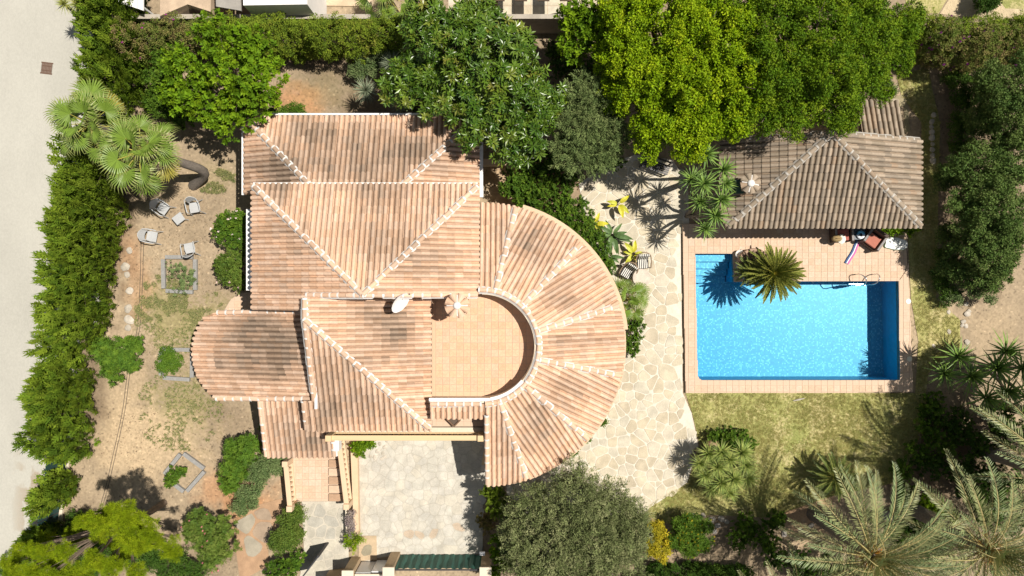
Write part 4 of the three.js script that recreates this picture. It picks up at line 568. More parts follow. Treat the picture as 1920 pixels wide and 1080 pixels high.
// white plastic garden chairs
const plastic = mat([.47, .48, .48], { roughness: .55, map: G_PLASTER });
function gardenChair() {
  const o = new THREE.Group(); const seat = new GB(); const sp = [[-.22, .25], [.22, .25], [.24, 0], [.2, -.2], [-.2, -.2], [-.24, 0]];
  mesh('seat', prism(sp, .405, .43, { chamfer: .01, bottom: true }), plastic, o);
  const b = new GB(); for (let i = 0; i < 6; i++) { const a0 = (i - 3) / 3, a1 = (i - 2) / 3; const f = (a, y) => V(a * .235, y, -.2 - .07 * (1 - a * a) - (y - .42) * .3); const n = V(0, .3, 1).normalize(); b.quad(f(a0, .45), f(a1, .45), f(a1, .84 - .03 * a1 * a1 * 3), f(a0, .84 - .03 * a0 * a0 * 3), n); b.quad(f(a0, .45).add(V(0, 0, -.025)), f(a1, .45).add(V(0, 0, -.025)), f(a1, .84 - .09 * a1 * a1).add(V(0, 0, -.025)), f(a0, .84 - .09 * a0 * a0).add(V(0, 0, -.025)), n.clone().negate()); const t0 = f(a0, .84 - .09 * a0 * a0), t1 = f(a1, .84 - .09 * a1 * a1); b.quad(t0, t1, t1.clone().add(V(0, 0, -.025)), t0.clone().add(V(0, 0, -.025)), V(0, 1, 0)); }
  mesh('backrest', b.geo(), plastic, o);
  for (const s of [-1, 1]) { mesh('armrest', new GB().tube([V(s * .25, .78, -.3), V(s * .29, .66, -.1), V(s * .29, .62, .18), V(s * .27, .58, .24)], [.02, .026, .026, .018], 6).geo(), plastic, o); mesh('leg', new GB().tube([V(s * .27, .6, .24), V(s * .25, .42, .24), V(s * .29, 0, .3)], [.02, .022, .02], 6).geo(), plastic, o); mesh('leg', new GB().tube([V(s * .2, .45, -.22), V(s * .25, 0, -.34)], [.022, .02], 6).geo(), plastic, o); }
  return o;
}
[[304, 390, .95, 'weathered white plastic armchair standing in the palm shade'], [364, 388, .17, 'weathered white plastic armchair facing away from the palm trunk'], [283, 443, -1.75 + Math.PI, 'weathered white plastic armchair beside the clipped hedge'], [355, 466, 3.35, 'weathered white plastic armchair beside the overgrown planting frame']].forEach(([px, py, t, l]) => { const c = gardenChair(), p = P(px, py, .45); c.name = numbered('plastic_armchair'); c.position.set(p.x, 0, p.z); c.rotation.y = t; tag(c, l, 'chair', 'white garden chairs on the dry soil'); scene.add(c); });
{ const p = P(335, 410, .35), o = thing('footstool', 'small white plastic footstool among the garden chairs', 'stool', V(p.x, 0, p.z), .65); mesh('top', prism([[-.24, -.2], [.24, -.2], [.22, .2], [-.22, .2]], .34, .38, { chamfer: .012, bottom: true }), plastic, o); for (const [a, b] of [[-1, -1], [1, -1], [1, 1], [-1, 1]]) mesh('leg', new GB().tube([V(a * .18, .345, b * .15), V(a * .22, 0, b * .2)], .018, 6).geo(), plastic, o); }
// timber planting frames
const greyWood = mat([.34, .335, .32], { map: G_WOOD, roughness: .95 });
function frame(label, c) { const q = c.map(([a, b]) => P(a, b, .1)), m = q.reduce((s, p) => s.add(p), V(0, 0, 0)).multiplyScalar(1 / q.length), o = thing('planting_frame', label, 'planting frame', V(m.x, 0, m.z)); for (let i = 0; i < q.length; i++) { const a = q[i], b = q[(i + 1) % q.length], d = b.clone().sub(a), L = d.length(); const g = box(L - .2, .16, .17, 0, .08, 0, .01); g.rotateY(-Math.atan2(d.z, d.x)); g.translate((a.x + b.x) / 2 - m.x, 0, (a.z + b.z) / 2 - m.z); mesh('board', g, greyWood, o); } }
frame('diamond of grey timber boards round a small bush on bare soil', [[341, 848], [386, 881], [348, 924], [306, 892]]); frame('grey timber planting frame under the straggly shrub beside the chairs', [[306, 482], [366, 482], [366, 548], [307, 545]]); frame('grey timber planting frame beside the rounded roof', [[302, 655], [361, 656], [360, 712], [302, 708]]);
// twin irrigation pipes
for (const [off, l] of [[-2.2, 'thin black irrigation pipe on the soil, on the hedge side of its twin'], [2.4, 'thin black irrigation pipe on the soil, on the house side of its twin']]) { const cv = new THREE.CatmullRomCurve3([[267, 455], [265, 530], [259, 620], [243, 690], [232, 770], [215, 850], [200, 915], [190, 950]].map(([a, b]) => { const q = P(a + off, b); return V(q.x, .012, q.z); })); solo('irrigation_pipe', new THREE.TubeGeometry(cv, 80, .011, 6), mat([.07, .06, .05]), l, 'pipe'); }
// manhole grate in the street
{ const p = P(88, 128), o = thing('drain_grate', 'square rusty drain grate set in the pale street', 'drain grate', V(p.x, 0, p.z), -.12), m = mat([.16, .095, .065], { roughness: .8, metalness: .3 }), d = .48; for (const [w, h2, x, z] of [[d, .05, 0, -d / 2], [d, .05, 0, d / 2], [.05, d, -d / 2, 0], [.05, d, d / 2, 0]]) mesh('frame', box(w + (h2 < .06 ? .05 : -.05), .02, h2 - (h2 > .06 ? .0 : 0), x, .014, z), m, o); for (let i = -3; i <= 3; i++) { mesh('bar', box(.022, .018, d - .06, i * .062, .014, 0), m, o); } for (const z of [-.1, .1]) mesh('crossbar', box(d - .06, .012, .03, 0, .027, z), m, o); mesh('pit', box(d, .004, d, 0, .006, 0), mat([.2, .15, .12], { roughness: 1 }), o); }
// stones along the beds
const rockGeo = [0, 1, 2].map((k) => { const g = new THREE.IcosahedronGeometry(1, 2), p = g.attributes.position; for (let i = 0; i < p.count; i++) { const v = V(p.getX(i), p.getY(i), p.getZ(i)); const f = .75 + .45 * fbm(v.x * 1.6 + k * 9 + 5, v.z * 1.6 + v.y * 1.3 + 3, 2); p.setXYZ(i, v.x * f, v.y * f * .6, v.z * f); } g.computeVertexNormals(); return g; });
const rockMats = [mat([.60, .54, .45], { map: G_STONE }), mat([.5, .45, .37], { map: G_STONE }), mat([.44, .40, .36], { map: G_STONE })];
function rocks(label, group, list, tone = 0, seed = 1) { const r = RNG(seed); for (const [a, b, s] of list) { const p = P(a, b); const o = mesh(numbered('edging_stone'), rockGeo[Math.floor(r() * 3)], rockMats[(tone + Math.floor(r() * 2)) % 3]); const k = ML(s); o.scale.set(k * (.9 + r() * .5), k * .7, k * (.8 + r() * .4)); o.position.set(p.x, k * .18, p.z); o.rotation.y = r() * 6; tag(o, label, 'stone', group); scene.add(o); } }
rocks('pale stone in the broken edging row between lawn and shade trees', 'stones edging the strip behind the pool house', [[1750, 216, 5], [1747, 228, 5], [1746, 238, 4], [1747, 248, 5], [1747, 259, 6], [1748, 270, 4], [1747, 281, 6], [1748, 292, 5], [1749, 302, 5]], 0, 3);
rocks('pale stone scattered on the dry grass beside the pool terrace', 'stones on the dry grass', [[1811, 570, 5], [1813, 588, 6], [1816, 584, 4], [1806, 603, 5], [1804, 610, 4], [1811, 611, 4], [1778, 585, 4], [1779, 622, 4], [1813, 642, 5], [1750, 648, 3]], 0, 5);
rocks('grey stone in the rockery beside the palms and the lawn', 'rockery stones', [[1300, 968, 6], [1318, 965, 5], [1333, 975, 7], [1345, 985, 6], [1328, 990, 7], [1352, 972, 6], [1362, 978, 5], [1340, 996, 5], [1312, 980, 5], [1660, 965, 9], [1672, 972, 7], [1470, 1000, 6], [1520, 985, 5]], 1, 7);
rocks('flat pale slab in the row edging the hedge', 'slabs edging the hedge', [[243, 470, 6], [236, 500, 7], [239, 515, 6], [244, 545, 7], [241, 578, 7], [243, 600, 8], [240, 615, 6]], 0, 9);
rocks('pale cobble heaped beside the driveway corner shrub', 'cobbles beside the driveway', [[700, 826, 4], [712, 832, 4], [722, 838, 4], [708, 846, 4], [718, 850, 3], [725, 826, 3], [695, 855, 3], [703, 858, 4], [716, 860, 3], [722, 856, 3]], 0, 11);
{ const p = P(1498, 749, .05); const o = solo('driftwood', new GB().tube([V(p.x - .25, .05, p.z + .06), V(p.x, .06, p.z), V(p.x + .25, .05, p.z - .05)], [.02, .05, .015], 7).geo(), mat([.5, .46, .38], { map: G_WOOD }), 'pale dry branch lying on the lawn below the pool', 'branch'); }
// clay jar
{ const p = P(1334, 830, .3), o = thing('clay_jar', 'large clay jar lying on its side at the palm clump', 'jar', V(p.x, .3, p.z)); const g = new THREE.LatheGeometry([[0, 0], [.16, 0], [.27, .2], [.28, .42], [.2, .62], [.16, .68], [.2, .74], [.15, .74], [.13, .66], [.22, .42], [.14, .06], [0, .05]].map((q) => new THREE.Vector2(...q)), 22); g.rotateZ(1.0); g.rotateY(.3); mesh('body', g, mat([.36, .22, .14], { map: G_CLAY, side: THREE.DoubleSide }), o); o.position.x += .3; }
// gates and fences
const green = mat([.035, .13, .10], { roughness: .75, map: G_WOOD }), stoneWall = mat([.50, .37, .23], { map: G_STONE });
{
  let a = P(752, 1041), b = P(905, 1041), o = thing('driveway_gate', 'driveway gate covered in dark green mesh beside the white postbox', 'gate', V(a.x, 0, a.z)), L = b.x - a.x; mesh('top_rail', box(L, .05, .05, L / 2, 1.72, 0), darkMetal, o); mesh('bottom_rail', box(L, .05, .05, L / 2, .08, 0), darkMetal, o); for (let i = 0; i <= 4; i++) mesh('upright', box(.05, 1.6, .05, L * i / 4, .9, .001), darkMetal, o);
  const g = new GB(), n = 40, f = (i, y) => V(L * i / n, y, -.05 + .025 * Math.sin(i * 1.9) + .012 * Math.sin(i * .7 + y * 4)); for (let i = 0; i < n; i++) for (let j = 0; j < 6; j++) { const y0 = .06 + j * .275, y1 = y0 + .275; g.quad(f(i, y0), f(i + 1, y0), f(i + 1, y1), f(i, y1)); } mesh('mesh_cover', g.geo(), mat([.035, .13, .10], { roughness: .75, side: THREE.DoubleSide }), o);
  const pillar = (px, py, label, h2 = 1.9) => { const p = P(px, py), q = thing('gate_pillar', label, 'pillar', V(p.x, 0, p.z)); mesh('shaft', box(.42, h2, .42, 0, h2 / 2, 0, .02), stoneWall, q); mesh('cap', box(.5, .08, .5, 0, h2 + .04, 0, .02), creamMat, q); };
  pillar(742, 1043, 'stone gate pillar between the green gate and the white postbox panel'); pillar(913, 1043, 'stone gate pillar at the shrub end of the green gate'); pillar(668, 1052, 'stone pillar beside the entrance walk gate', 1.7);
  { const p = P(905, 1031, .5), q = thing('flood_lamp', 'small white lamp fixed by the green gate', 'lamp', V(p.x, 0, p.z)); mesh('post', cyl(.02, .02, .9, 8), darkMetal, q); mesh('housing', box(.24, .12, .16, 0, .95, 0, .02), mat([.75, .76, .78], { roughness: .4 }), q); }
  a = P(678, 1053); b = P(734, 1046); o = thing('postbox_wall', 'low wall panelled in pale grey metal beside the driveway gate', 'wall', V(a.x, 0, a.z)); const L2 = b.x - a.x; mesh('panel', box(L2 * .48, 1.3, .06, L2 * .25, .7, .0, .01), mat([.62, .63, .66], { roughness: .35, metalness: .2 }), o); mesh('panel', box(L2 * .46, 1.3, .06, L2 * .75, .7, -.06, .01), mat([.66, .67, .69], { roughness: .35, metalness: .2 }), o); mesh('plinth', box(L2, .3, .3, L2 / 2, .15, .2), stoneWall, o); mesh('coping', box(L2, .08, .5, L2 / 2, 1.44, .24, .01), creamMat, o); mesh('backing', box(L2, 1.1, .3, L2 / 2, .85, .2), stoneWall, o);
  a = P(615, 1018); b = P(578, 1066); o = thing('entrance_gate', 'dark metal entrance gate leaf standing open over the walk', 'gate', V(a.x, 0, a.z)); const d = V(b.x - a.x, 0, b.z - a.z), L3 = d.length(); const yaw = -Math.atan2(d.z, d.x); for (const [nm, g2] of [['panel', box(L3, 1.5, .03, L3 / 2, .85, 0)], ['frame', box(L3 + .06, .06, .06, L3 / 2, 1.62, 0)]]) { g2.rotateY(yaw); mesh(nm, g2, darkMetal, o); }
  mesh('hinge_post', cyl(.05, .05, 1.7, 10), darkMetal, o);
  const pw = thing('entrance_wall', 'low stone wall holding the entrance gate', 'wall', V(0, 0, 0)); mesh('body', prism(xz([[618, 1068], [652, 1064], [654, 1085], [618, 1090]]), 0, 1.2), stoneWall, pw); mesh('coping', prism(xz([[616, 1066], [654, 1062], [656, 1087], [616, 1092]]), 1.203, 1.27), creamMat, pw);
}
// green screening along the street
{
  const o = thing('screen_fence', 'dark green mesh screen fence between the street and the soil garden', 'fence', V(0, 0, 0)); const a = [[128, 842], [124, 880], [118, 915], [112, 960], [106, 1000]].map(([x, y]) => P(x, y)); for (let i = 0; i + 1 < a.length; i++) { const d = a[i + 1].clone().sub(a[i]), L = d.length(), g = box(L - .04, 1.45, .02, L / 2, .8, 0); g.rotateY(-Math.atan2(d.z, d.x)); g.translate(a[i].x, 0, a[i].z); mesh('panel', g, mat([.02, .075, .07], { roughness: .8, map: G_WOOD }), o); } for (const p of a) mesh('post', cyl(.03, .03, 1.6, 8, p.x, 0, p.z), darkMetal, o);
  const w = thing('street_wall', 'low pale kerb wall carrying the screen fence', 'wall', V(0, 0, 0)); mesh('body', prism(xz([[131, 830], [137, 830], [114, 1002], [108, 1002]]), 0, .12), creamMat, w);
}
// rear boundary wall and neighbours
{
  const o = thing('boundary_wall', 'long cream boundary wall behind the rear hedge and trees', 'wall', V(0, 0, 0)); mesh('body', prism(xz([[290, 58], [1160, 58], [1160, 63], [290, 63]]), 0, 1.9), mat([.46, .41, .34], { map: G_STONE }), o); mesh('coping', prism(xz([[288, 56.5], [1162, 56.5], [1162, 64.5], [288, 64.5]]), 1.9, 1.93), mat([.46, .41, .34], { map: G_STONE }), o);
  const n = thing('neighbour_house', 'pale flat roofed neighbouring house beyond the rear hedge', 'house', V(0, 0, 0)); const bl = (pts, h2, m, nm, y0 = 0) => mesh(nm, prism(xz(pts, h2), y0, h2), m, n);
  bl([[300, -160], [398, -160], [395, 22], [352, 8], [300, 30]], 2.4, mat([.58, .44, .31], { map: G_STONE }), 'terrace'); bl([[400, -160], [446, -160], [452, 20], [405, 12]], 2.9, mat([.36, .335, .30], { map: G_STONE }), 'awning', 2.8); bl([[452, -160], [578, -160], [576, 8], [456, 10]], 3.1, whiteMat, 'roof'); bl([[580, -160], [700, -160], [700, 12], [580, 10]], .05, mat([.62, .49, .33], { map: G_STONE }), 'courtyard');
  const c = thing('neighbour_canopy', 'white canopy roof of the neighbour beyond the hedge corner', 'canopy', V(0, 0, 0)); for (let i = 0; i < 4; i++) mesh('roof_sheet', prism(xz([[222 + i * 12, -150], [233 + i * 12, -150], [233 + i * 12, 8 + i * 4], [222 + i * 12, 4 + i * 4]], 2.5), 2.44, 2.5 + (i % 2) * .004, { bottom: true }), whiteMat, c); for (const [a, b] of [[226, 2], [266, 12]]) { const p = P(a, b, 2.4); mesh('post', cyl(.05, .05, 2.44, 8, p.x, 0, p.z), whiteMat, c); }
  const pg = thing('neighbour_pergola', 'brown timber pergola over the neighbouring terrace', 'pergola', V(0, 0, 0)), wd = mat([.22, .15, .10], { map: G_WOOD }); for (let i = 0; i < 4; i++) { const p = P(935 + i * 42, -30, 2.3); mesh('rafter', box(.5, .1, 1.4, p.x, 2.3, p.z), wd, pg); } const pa = P(930, -14, 2.2), pb = P(1070, -14, 2.2); mesh('beam', box(pb.x - pa.x, .12, .12, (pa.x + pb.x) / 2, 2.19, pa.z), wd, pg); for (const p of [pa, pb]) mesh('post', box(.12, 2.13, .12, p.x, 1.065, p.z), wd, pg);
  { const p = P(887, 6, .5); const q = thing('plank_bench', 'long dark plank bench on the neighbouring terrace', 'bench', V(p.x, 0, p.z), .18); mesh('seat', box(.26, .06, 1.6, 0, .45, -.5), wd, q); for (const s of [-1.1, .1]) mesh('leg', box(.22, .42, .06, 0, .21, s), wd, q); }
}
// cable posts, small garden wall behind the house
{ const p = thing('garden_wall', 'low cream garden wall between the house and the conifer', 'wall', V(0, 0, 0)); mesh('body', prism(xz([[902, 303], [965, 303], [965, 311], [902, 313]]), 0, .45), creamMat, p); mesh('coping', prism(xz([[900, 301.5], [967, 301.5], [967, 312.5], [900, 314.5]]), .453, .5), peachMat, p); }
{ const p = structGroup('side_porch'); mesh('slab', prism(xz([[420, 582], [432, 562], [448, 550], [478, 546], [478, 590], [420, 590]], .1), 0, .1), groutMat, p); tiled('floor_tile', deckTones, xz([[422, 582], [434, 562], [449, 551], [477, 547], [477, 589], [422, 589]], .1), null, .105, .281, 0, p, 91); }

// ---------- plants ----------
// leaf shapes; every sprig grows along +y
function leafTo(b, o, dir, len, wid, up, fold = .25, mid = .45) {           // a folded lance-shaped blade
  const d = dir.clone().normalize(), s = d.clone().cross(up).normalize(); if (s.lengthSq() < .1) s.set(1, 0, 0); const n = s.clone().cross(d).normalize();
  const a = o, m = o.clone().addScaledVector(d, len * mid).addScaledVector(n, -wid * fold), e = o.clone().addScaledVector(d, len).addScaledVector(n, -len * .12), l = o.clone().addScaledVector(d, len * mid).addScaledVector(s, wid), r = o.clone().addScaledVector(d, len * mid).addScaledVector(s, -wid);
  b.tri(a, m, l); b.tri(l, m, e); b.tri(a, r, m); b.tri(r, e, m);
}
function flatLeaf(b, o, dir, len, wid, up) { const d = dir.clone().normalize(), s = d.clone().cross(up).normalize(); if (s.lengthSq() < .1) s.set(1, 0, 0); const m = o.clone().addScaledVector(d, len * .5); b.tri(o, m.clone().addScaledVector(s, wid), o.clone().addScaledVector(d, len)); b.tri(o, o.clone().addScaledVector(d, len), m.clone().addScaledVector(s, -wid)); }
const rdir = (r, y0 = -1, y1 = 1) => { const y = lerp(y0, y1, r()), a = r() * 6.2832, q = Math.sqrt(1 - y * y); return V(Math.cos(a) * q, y, Math.sin(a) * q); };
const UPV = V(0, 1, 0);
const sprigs = {
  broad(seed, n, len, wid, spread) { const b = new GB(), r = RNG(seed); for (let i = 0; i < n; i++) { const t = i / n, a = i * 2.4 + r(), o = V(0, t * spread, 0).add(V((r() - .5) * spread * .3, 0, (r() - .5) * spread * .3)), e = lerp(.1, 1.0, t) + (r() - .5) * .4; leafTo(b, o, V(Math.cos(a) * Math.cos(e), Math.sin(e), Math.sin(a) * Math.cos(e)), len * (.7 + r() * .5), wid * (.8 + r() * .4), UPV); } return b.geo(); },
  fine(seed, n, len, wid, rad) { const b = new GB(), r = RNG(seed); for (let i = 0; i < n; i++) { const d = rdir(r, -.2, 1), o = rdir(r, -.3, 1).multiplyScalar(rad * Math.cbrt(r())); flatLeaf(b, o, d, len * (.7 + r() * .6), wid * (.8 + r() * .4), rdir(r, .3, 1)); } return b.geo(); },
  thuja(seed) { const b = new GB(), r = RNG(seed); for (let k = 0; k < 3; k++) { const yaw = r() * 6.28, p = V(Math.cos(yaw), 0, Math.sin(yaw)), off = V((r() - .5) * .1, 0, (r() - .5) * .1); for (let i = 0; i < 7; i++) { const t = i / 6, s = i % 2 ? 1 : -1, o = off.clone().add(V(0, t * .3, 0)), L = lerp(.17, .07, t); flatLeaf(b, o, p.clone().multiplyScalar(s * .75).add(V(0, .8, 0)).add(rdir(r).multiplyScalar(.2)), L, .022, p.clone().cross(UPV)); } flatLeaf(b, off, V((r() - .5) * .3, 1, (r() - .5) * .3), .42, .025, p.clone().cross(UPV)); } return b.geo(); },
  needles(seed, n, len, wid) { const b = new GB(), r = RNG(seed); for (let i = 0; i < n; i++) flatLeaf(b, V((r() - .5) * .08, r() * .05, (r() - .5) * .08), rdir(r, -.05, 1), len * (.7 + r() * .5), wid, rdir(r)); return b.geo(); },
  spray(seed, n, len, wid, reach) { const b = new GB(), r = RNG(seed); for (let i = 0; i < n; i++) { const t = r(), o = V((r() - .5) * .12, t * reach, (r() - .5) * .12), a = r() * 6.28; flatLeaf(b, o, V(Math.cos(a) * .55, .9, Math.sin(a) * .55), len * (.6 + r() * .6), wid, rdir(r)); } return b.geo(); },
  rosette(seed, n, len, wid) { const b = new GB(), r = RNG(seed); for (let i = 0; i < n; i++) { const a = i * 2.4 + r() * .4, e = lerp(-.1, .9, i / n); leafTo(b, V(0, 0, 0), V(Math.cos(a) * Math.cos(e), Math.sin(e), Math.sin(a) * Math.cos(e)), len * (.75 + r() * .4), wid * (.85 + r() * .3), UPV, .35, .55); } return b.geo(); },
};
const SP = {
  hedge: [1, 2, 3].map((s) => sprigs.thuja(s)), yellowgreen: [4, 5, 6].map((s) => sprigs.fine(s, 22, .085, .026, .13)), green: [7, 8, 9].map((s) => sprigs.fine(s, 22, .08, .02, .13)),
  loquat: [10, 11, 12].map((s) => sprigs.rosette(s, 10, .24, .036)), bright: [13, 14, 15].map((s) => sprigs.broad(s, 16, .13, .045, .16)), juniper: [16, 17, 18].map((s) => sprigs.spray(s, 34, .10, .010, .26)),
  olive: [19, 20, 21].map((s) => sprigs.spray(s, 30, .085, .011, .26)), pine: [22, 23, 24].map((s) => sprigs.needles(s, 46, .14, .005)), bush: [25, 26, 27].map((s) => sprigs.broad(s, 18, .07, .024, .12)), small: [28, 29, 30].map((s) => sprigs.fine(s, 24, .055, .018, .1)), oleander: [31, 32, 33].map((s) => sprigs.rosette(s, 12, .13, .017)), flower: [34].map((s) => sprigs.fine(s, 9, .05, .026, .035)),
};
const LM = leafMat({ specularIntensity: .25 }), LMgloss = leafMat({ roughness: .33 }), LMfine = leafMat({ roughness: .8, specularIntensity: .2 });
const barkTex = tex(128, 256, (u, v) => lerp(.45, 1, clamp(fbm(u * 16, v * 10, 3, 16) * .9 + .2 * noise(u * 30, v * 8, 30))), { repeat: [.6, .9] });
const bark = mat([.26, .20, .145], { map: barkTex, roughness: .95 }), barkGrey = mat([.33, .30, .26], { map: barkTex, roughness: .95 });
let plantSeed = 100;
// lobes: [px, py, r(px), top height]; builds trunk, limbs and a crown of many sprigs; trees and shrubs alike
function plant(name, label, category, lobes, o) {
  const seed = plantSeed++, r = RNG(seed), { sp, colors, dens = 26, mt = LM, squash = .8, core = .65, trunkR = .09, upBias = .35, scale = 1, rough = .38, flowers = null, group, barkMat = bark, minY = .05, vertical = false, droop = 0 } = o;
  const main = lobes.map(([px, py, rp, h]) => { const rad = ML(rp, h), ry = Math.min(rad * squash, Math.max(.12, h * .5)), yc = h - ry, c = P(px, py, yc); return { c, r: rad, ry }; });
  const hole = o.hole ?? .40, base = o.clump ?? .34, L = [];                      // every lobe carries smaller clumps that shade one another
  for (const l of main) {
    const clump = Math.min(base, l.r * .55); if (vertical || l.r < .2) { L.push(l); continue; }
    L.push({ c: l.c, r: l.r * .62, ry: l.ry * .62 }); const n = Math.round(clamp(Math.pow(l.r / clump, 2) * 1.7, 5, 44));
    for (let i = 0; i < n; i++) { const y = 1 - (i + .5) / n * 1.25, q = Math.sqrt(1 - y * y), a = i * 2.39996 + r(), k = clump * (.5 + r() * .7), ex = .82 + r() * .26 + (r() > .86 ? .22 : 0); L.push({ c: V(l.c.x + Math.cos(a) * q * (l.r - k * .8) * ex, l.c.y + y * (l.ry - k * .6) * ex, l.c.z + Math.sin(a) * q * (l.r - k * .8) * ex), r: k, ry: k * .8 }); }
  }
  const mid = L.reduce((s, l) => s.addScaledVector(l.c, l.r), V(0, 0, 0)).multiplyScalar(1 / L.reduce((s, l) => s + l.r, 0));
  const root = thing(name, label, category, V(mid.x, 0, mid.z), 0, group); const rel = (v) => V(v.x - mid.x, v.y, v.z - mid.z);
  // trunk and limbs
  const t = new GB(), fork = V((r() - .5) * .3, Math.max(.15, mid.y * .5), (r() - .5) * .3); if (o.trunk !== false) { t.tube([V(0, -.05, 0), V((r() - .5) * .1, fork.y * .5, (r() - .5) * .1), fork], [trunkR * 1.25, trunkR, trunkR * .85], 7); for (const l of main) { const e = rel(l.c).add(V(0, l.ry * .4, 0)), m = fork.clone().lerp(e, .5).add(V((r() - .5) * .2, .15 * l.ry, (r() - .5) * .2)); t.tube([fork, m, e], [trunkR * .6, trunkR * .4, trunkR * .14], 5, false); for (let k = 0; k < 3; k++) { const q = rdir(r, -.1, .9).multiplyScalar(l.r * .8).add(rel(l.c)); t.tube([m, m.clone().lerp(q, .5).add(V(0, .05, 0)), q], [trunkR * .25, trunkR * .15, trunkR * .05], 4, false); } } mesh('trunk', t.geo(), barkMat, root); }
  const spots = [[], [], []];
  for (let li = 0; li < L.length; li++) {
    const l = L[li], area = 6.28 * l.r * l.r * (vertical ? 1.8 : 1.2), n = Math.round(area * dens * .8), jit = [r(), r()];
    for (let i = 0; i < n * (1 + core); i++) {
      const inner = i >= n, d = rdir(r, vertical ? -.9 : -.45, 1); const nz = fbm(d.x * 2.2 + li * 5 + 20, d.z * 2.2 + d.y * 1.7 + 30, 3); const k = inner ? .2 + .55 * r() : (1 - rough) + rough * 1.9 * nz - r() * .1;
      const p = V(l.c.x + d.x * l.r * k, l.c.y + d.y * l.ry * k, l.c.z + d.z * l.r * k); if (p.y < minY) continue; if (!inner && fbm(p.x * 1.9 + 60, p.z * 1.9 + p.y * .8 + 60, 3) < hole) continue;
      if (!inner && L.some((q, qi) => qi !== li && ((p.x - q.c.x) ** 2 + (p.z - q.c.z) ** 2) / (q.r * q.r) + ((p.y - q.c.y) / q.ry) ** 2 < .5)) continue;
      const ax = vertical ? V(d.x * .35, 1, d.z * .35).add(rdir(r).multiplyScalar(.3)) : d.clone().lerp(UPV, upBias).add(rdir(r).multiplyScalar(.45)).add(V(0, -droop, 0)); spots[Math.floor(r() * 3)].push([rel(p), ax.normalize(), r() * 6.28, scale * (.7 + r() * .6), nz, jit[0], inner]);
    }
  }
  const m4 = new THREE.Matrix4(), q1 = new THREE.Quaternion(), q2 = new THREE.Quaternion(), col = new THREE.Color();
  const crown = new THREE.Group(); crown.name = 'crown'; crown.userData.kind = 'stuff'; root.add(crown);
  spots.forEach((list, k) => {
    if (!list.length) return; const im = new THREE.InstancedMesh(sp[k % sp.length], mt, list.length); list.forEach(([p, ax, yaw, s, nz, j], i) => { q1.setFromUnitVectors(UPV, ax); q2.setFromAxisAngle(UPV, yaw); m4.compose(p, q1.multiply(q2), V(s, s, s)); im.setMatrixAt(i, m4); const u = clamp(.62 * r() + .3 * j); const c0 = colors[Math.floor(u * (colors.length - 1) * .999)], c1 = colors[Math.min(colors.length - 1, Math.floor(u * (colors.length - 1) * .999) + 1)], f = (u * (colors.length - 1)) % 1, b = .85 + r() * .3; im.setColorAt(i, col.setRGB(lerp(c0[0], c1[0], f) * b, lerp(c0[1], c1[1], f) * b, lerp(c0[2], c1[2], f) * b)); });
    im.name = 'leaves'; im.userData.kind = 'stuff'; im.castShadow = im.receiveShadow = true; crown.add(im);
  });
  if (flowers) { const [c, n, s] = flowers, all = spots.flat().filter((q) => !q[6] && q[1].y > .1); const im = new THREE.InstancedMesh(SP.flower[0], LMfine, n); for (let i = 0; i < n; i++) { const q = all[Math.floor(r() * all.length)]; q1.setFromUnitVectors(UPV, q[1]); m4.compose(q[0].clone().addScaledVector(q[1], .1 * scale), q1, V(s, s, s)); im.setMatrixAt(i, m4); const b = .8 + r() * .4; im.setColorAt(i, col.setRGB(c[0] * b, c[1] * b, c[2] * b)); } im.name = 'blossoms'; im.userData.kind = 'stuff'; root.add(im); }
  return root;
}
const C = {
  thuja: [[0.081, 0.15, 0.0154], [0.145, 0.235, 0.0192], [0.215, 0.3, 0.025], [0.177, 0.25, 0.0288]], hedge: [[0.065, 0.112, 0.0128], [0.120, 0.180, 0.0160], [0.181, 0.236, 0.0208], [0.198, 0.160, 0.0400]], lime: [[0.065, 0.136, 0.0064], [0.129, 0.232, 0.0080], [0.224, 0.320, 0.0112]], yellowgreen: [[.085, .160, .0032], [.155, .262, .0040], [.245, .350, .0064], [.335, .390, .012]], green: [[0.043, 0.100, 0.0040], [0.082, 0.160, 0.0056], [0.142, 0.224, 0.0080], [0.215, 0.280, 0.0112]],
  loquat: [[0.034, 0.088, 0.0080], [0.065, 0.132, 0.0112], [0.116, 0.188, 0.0176], [0.232, 0.208, 0.0360]], juniper: [[0.107, 0.160, 0.0520], [0.159, 0.216, 0.0720], [0.224, 0.264, 0.1000]], olive: [[0.099, 0.128, 0.0440], [0.159, 0.192, 0.0720], [0.232, 0.256, 0.1120], [0.310, 0.308, 0.1600]], dark: [[0.030, 0.076, 0.0096], [0.056, 0.112, 0.0144], [0.090, 0.152, 0.0192]], shade: [[0.043, 0.088, 0.0176], [0.077, 0.132, 0.0272], [0.120, 0.176, 0.0416], [0.181, 0.212, 0.0680]], bush: [[0.043, 0.100, 0.0112], [0.082, 0.156, 0.0144], [0.142, 0.220, 0.0208]], pine: [[0.103, 0.168, 0.0040], [0.189, 0.260, 0.0056], [0.284, 0.344, 0.0112]], rosy: [[0.056, 0.108, 0.0176], [0.103, 0.160, 0.0224], [0.155, 0.192, 0.0384]], greyg: [[0.086, 0.144, 0.0480], [0.138, 0.196, 0.0680], [0.198, 0.236, 0.1000]], bougain: [[0.069, 0.120, 0.0176], [0.120, 0.156, 0.0288], [0.198, 0.176, 0.0560], [0.181, 0.096, 0.0720]],  // dark: deeper leaf colour, painting in shade for the undergrowth
};
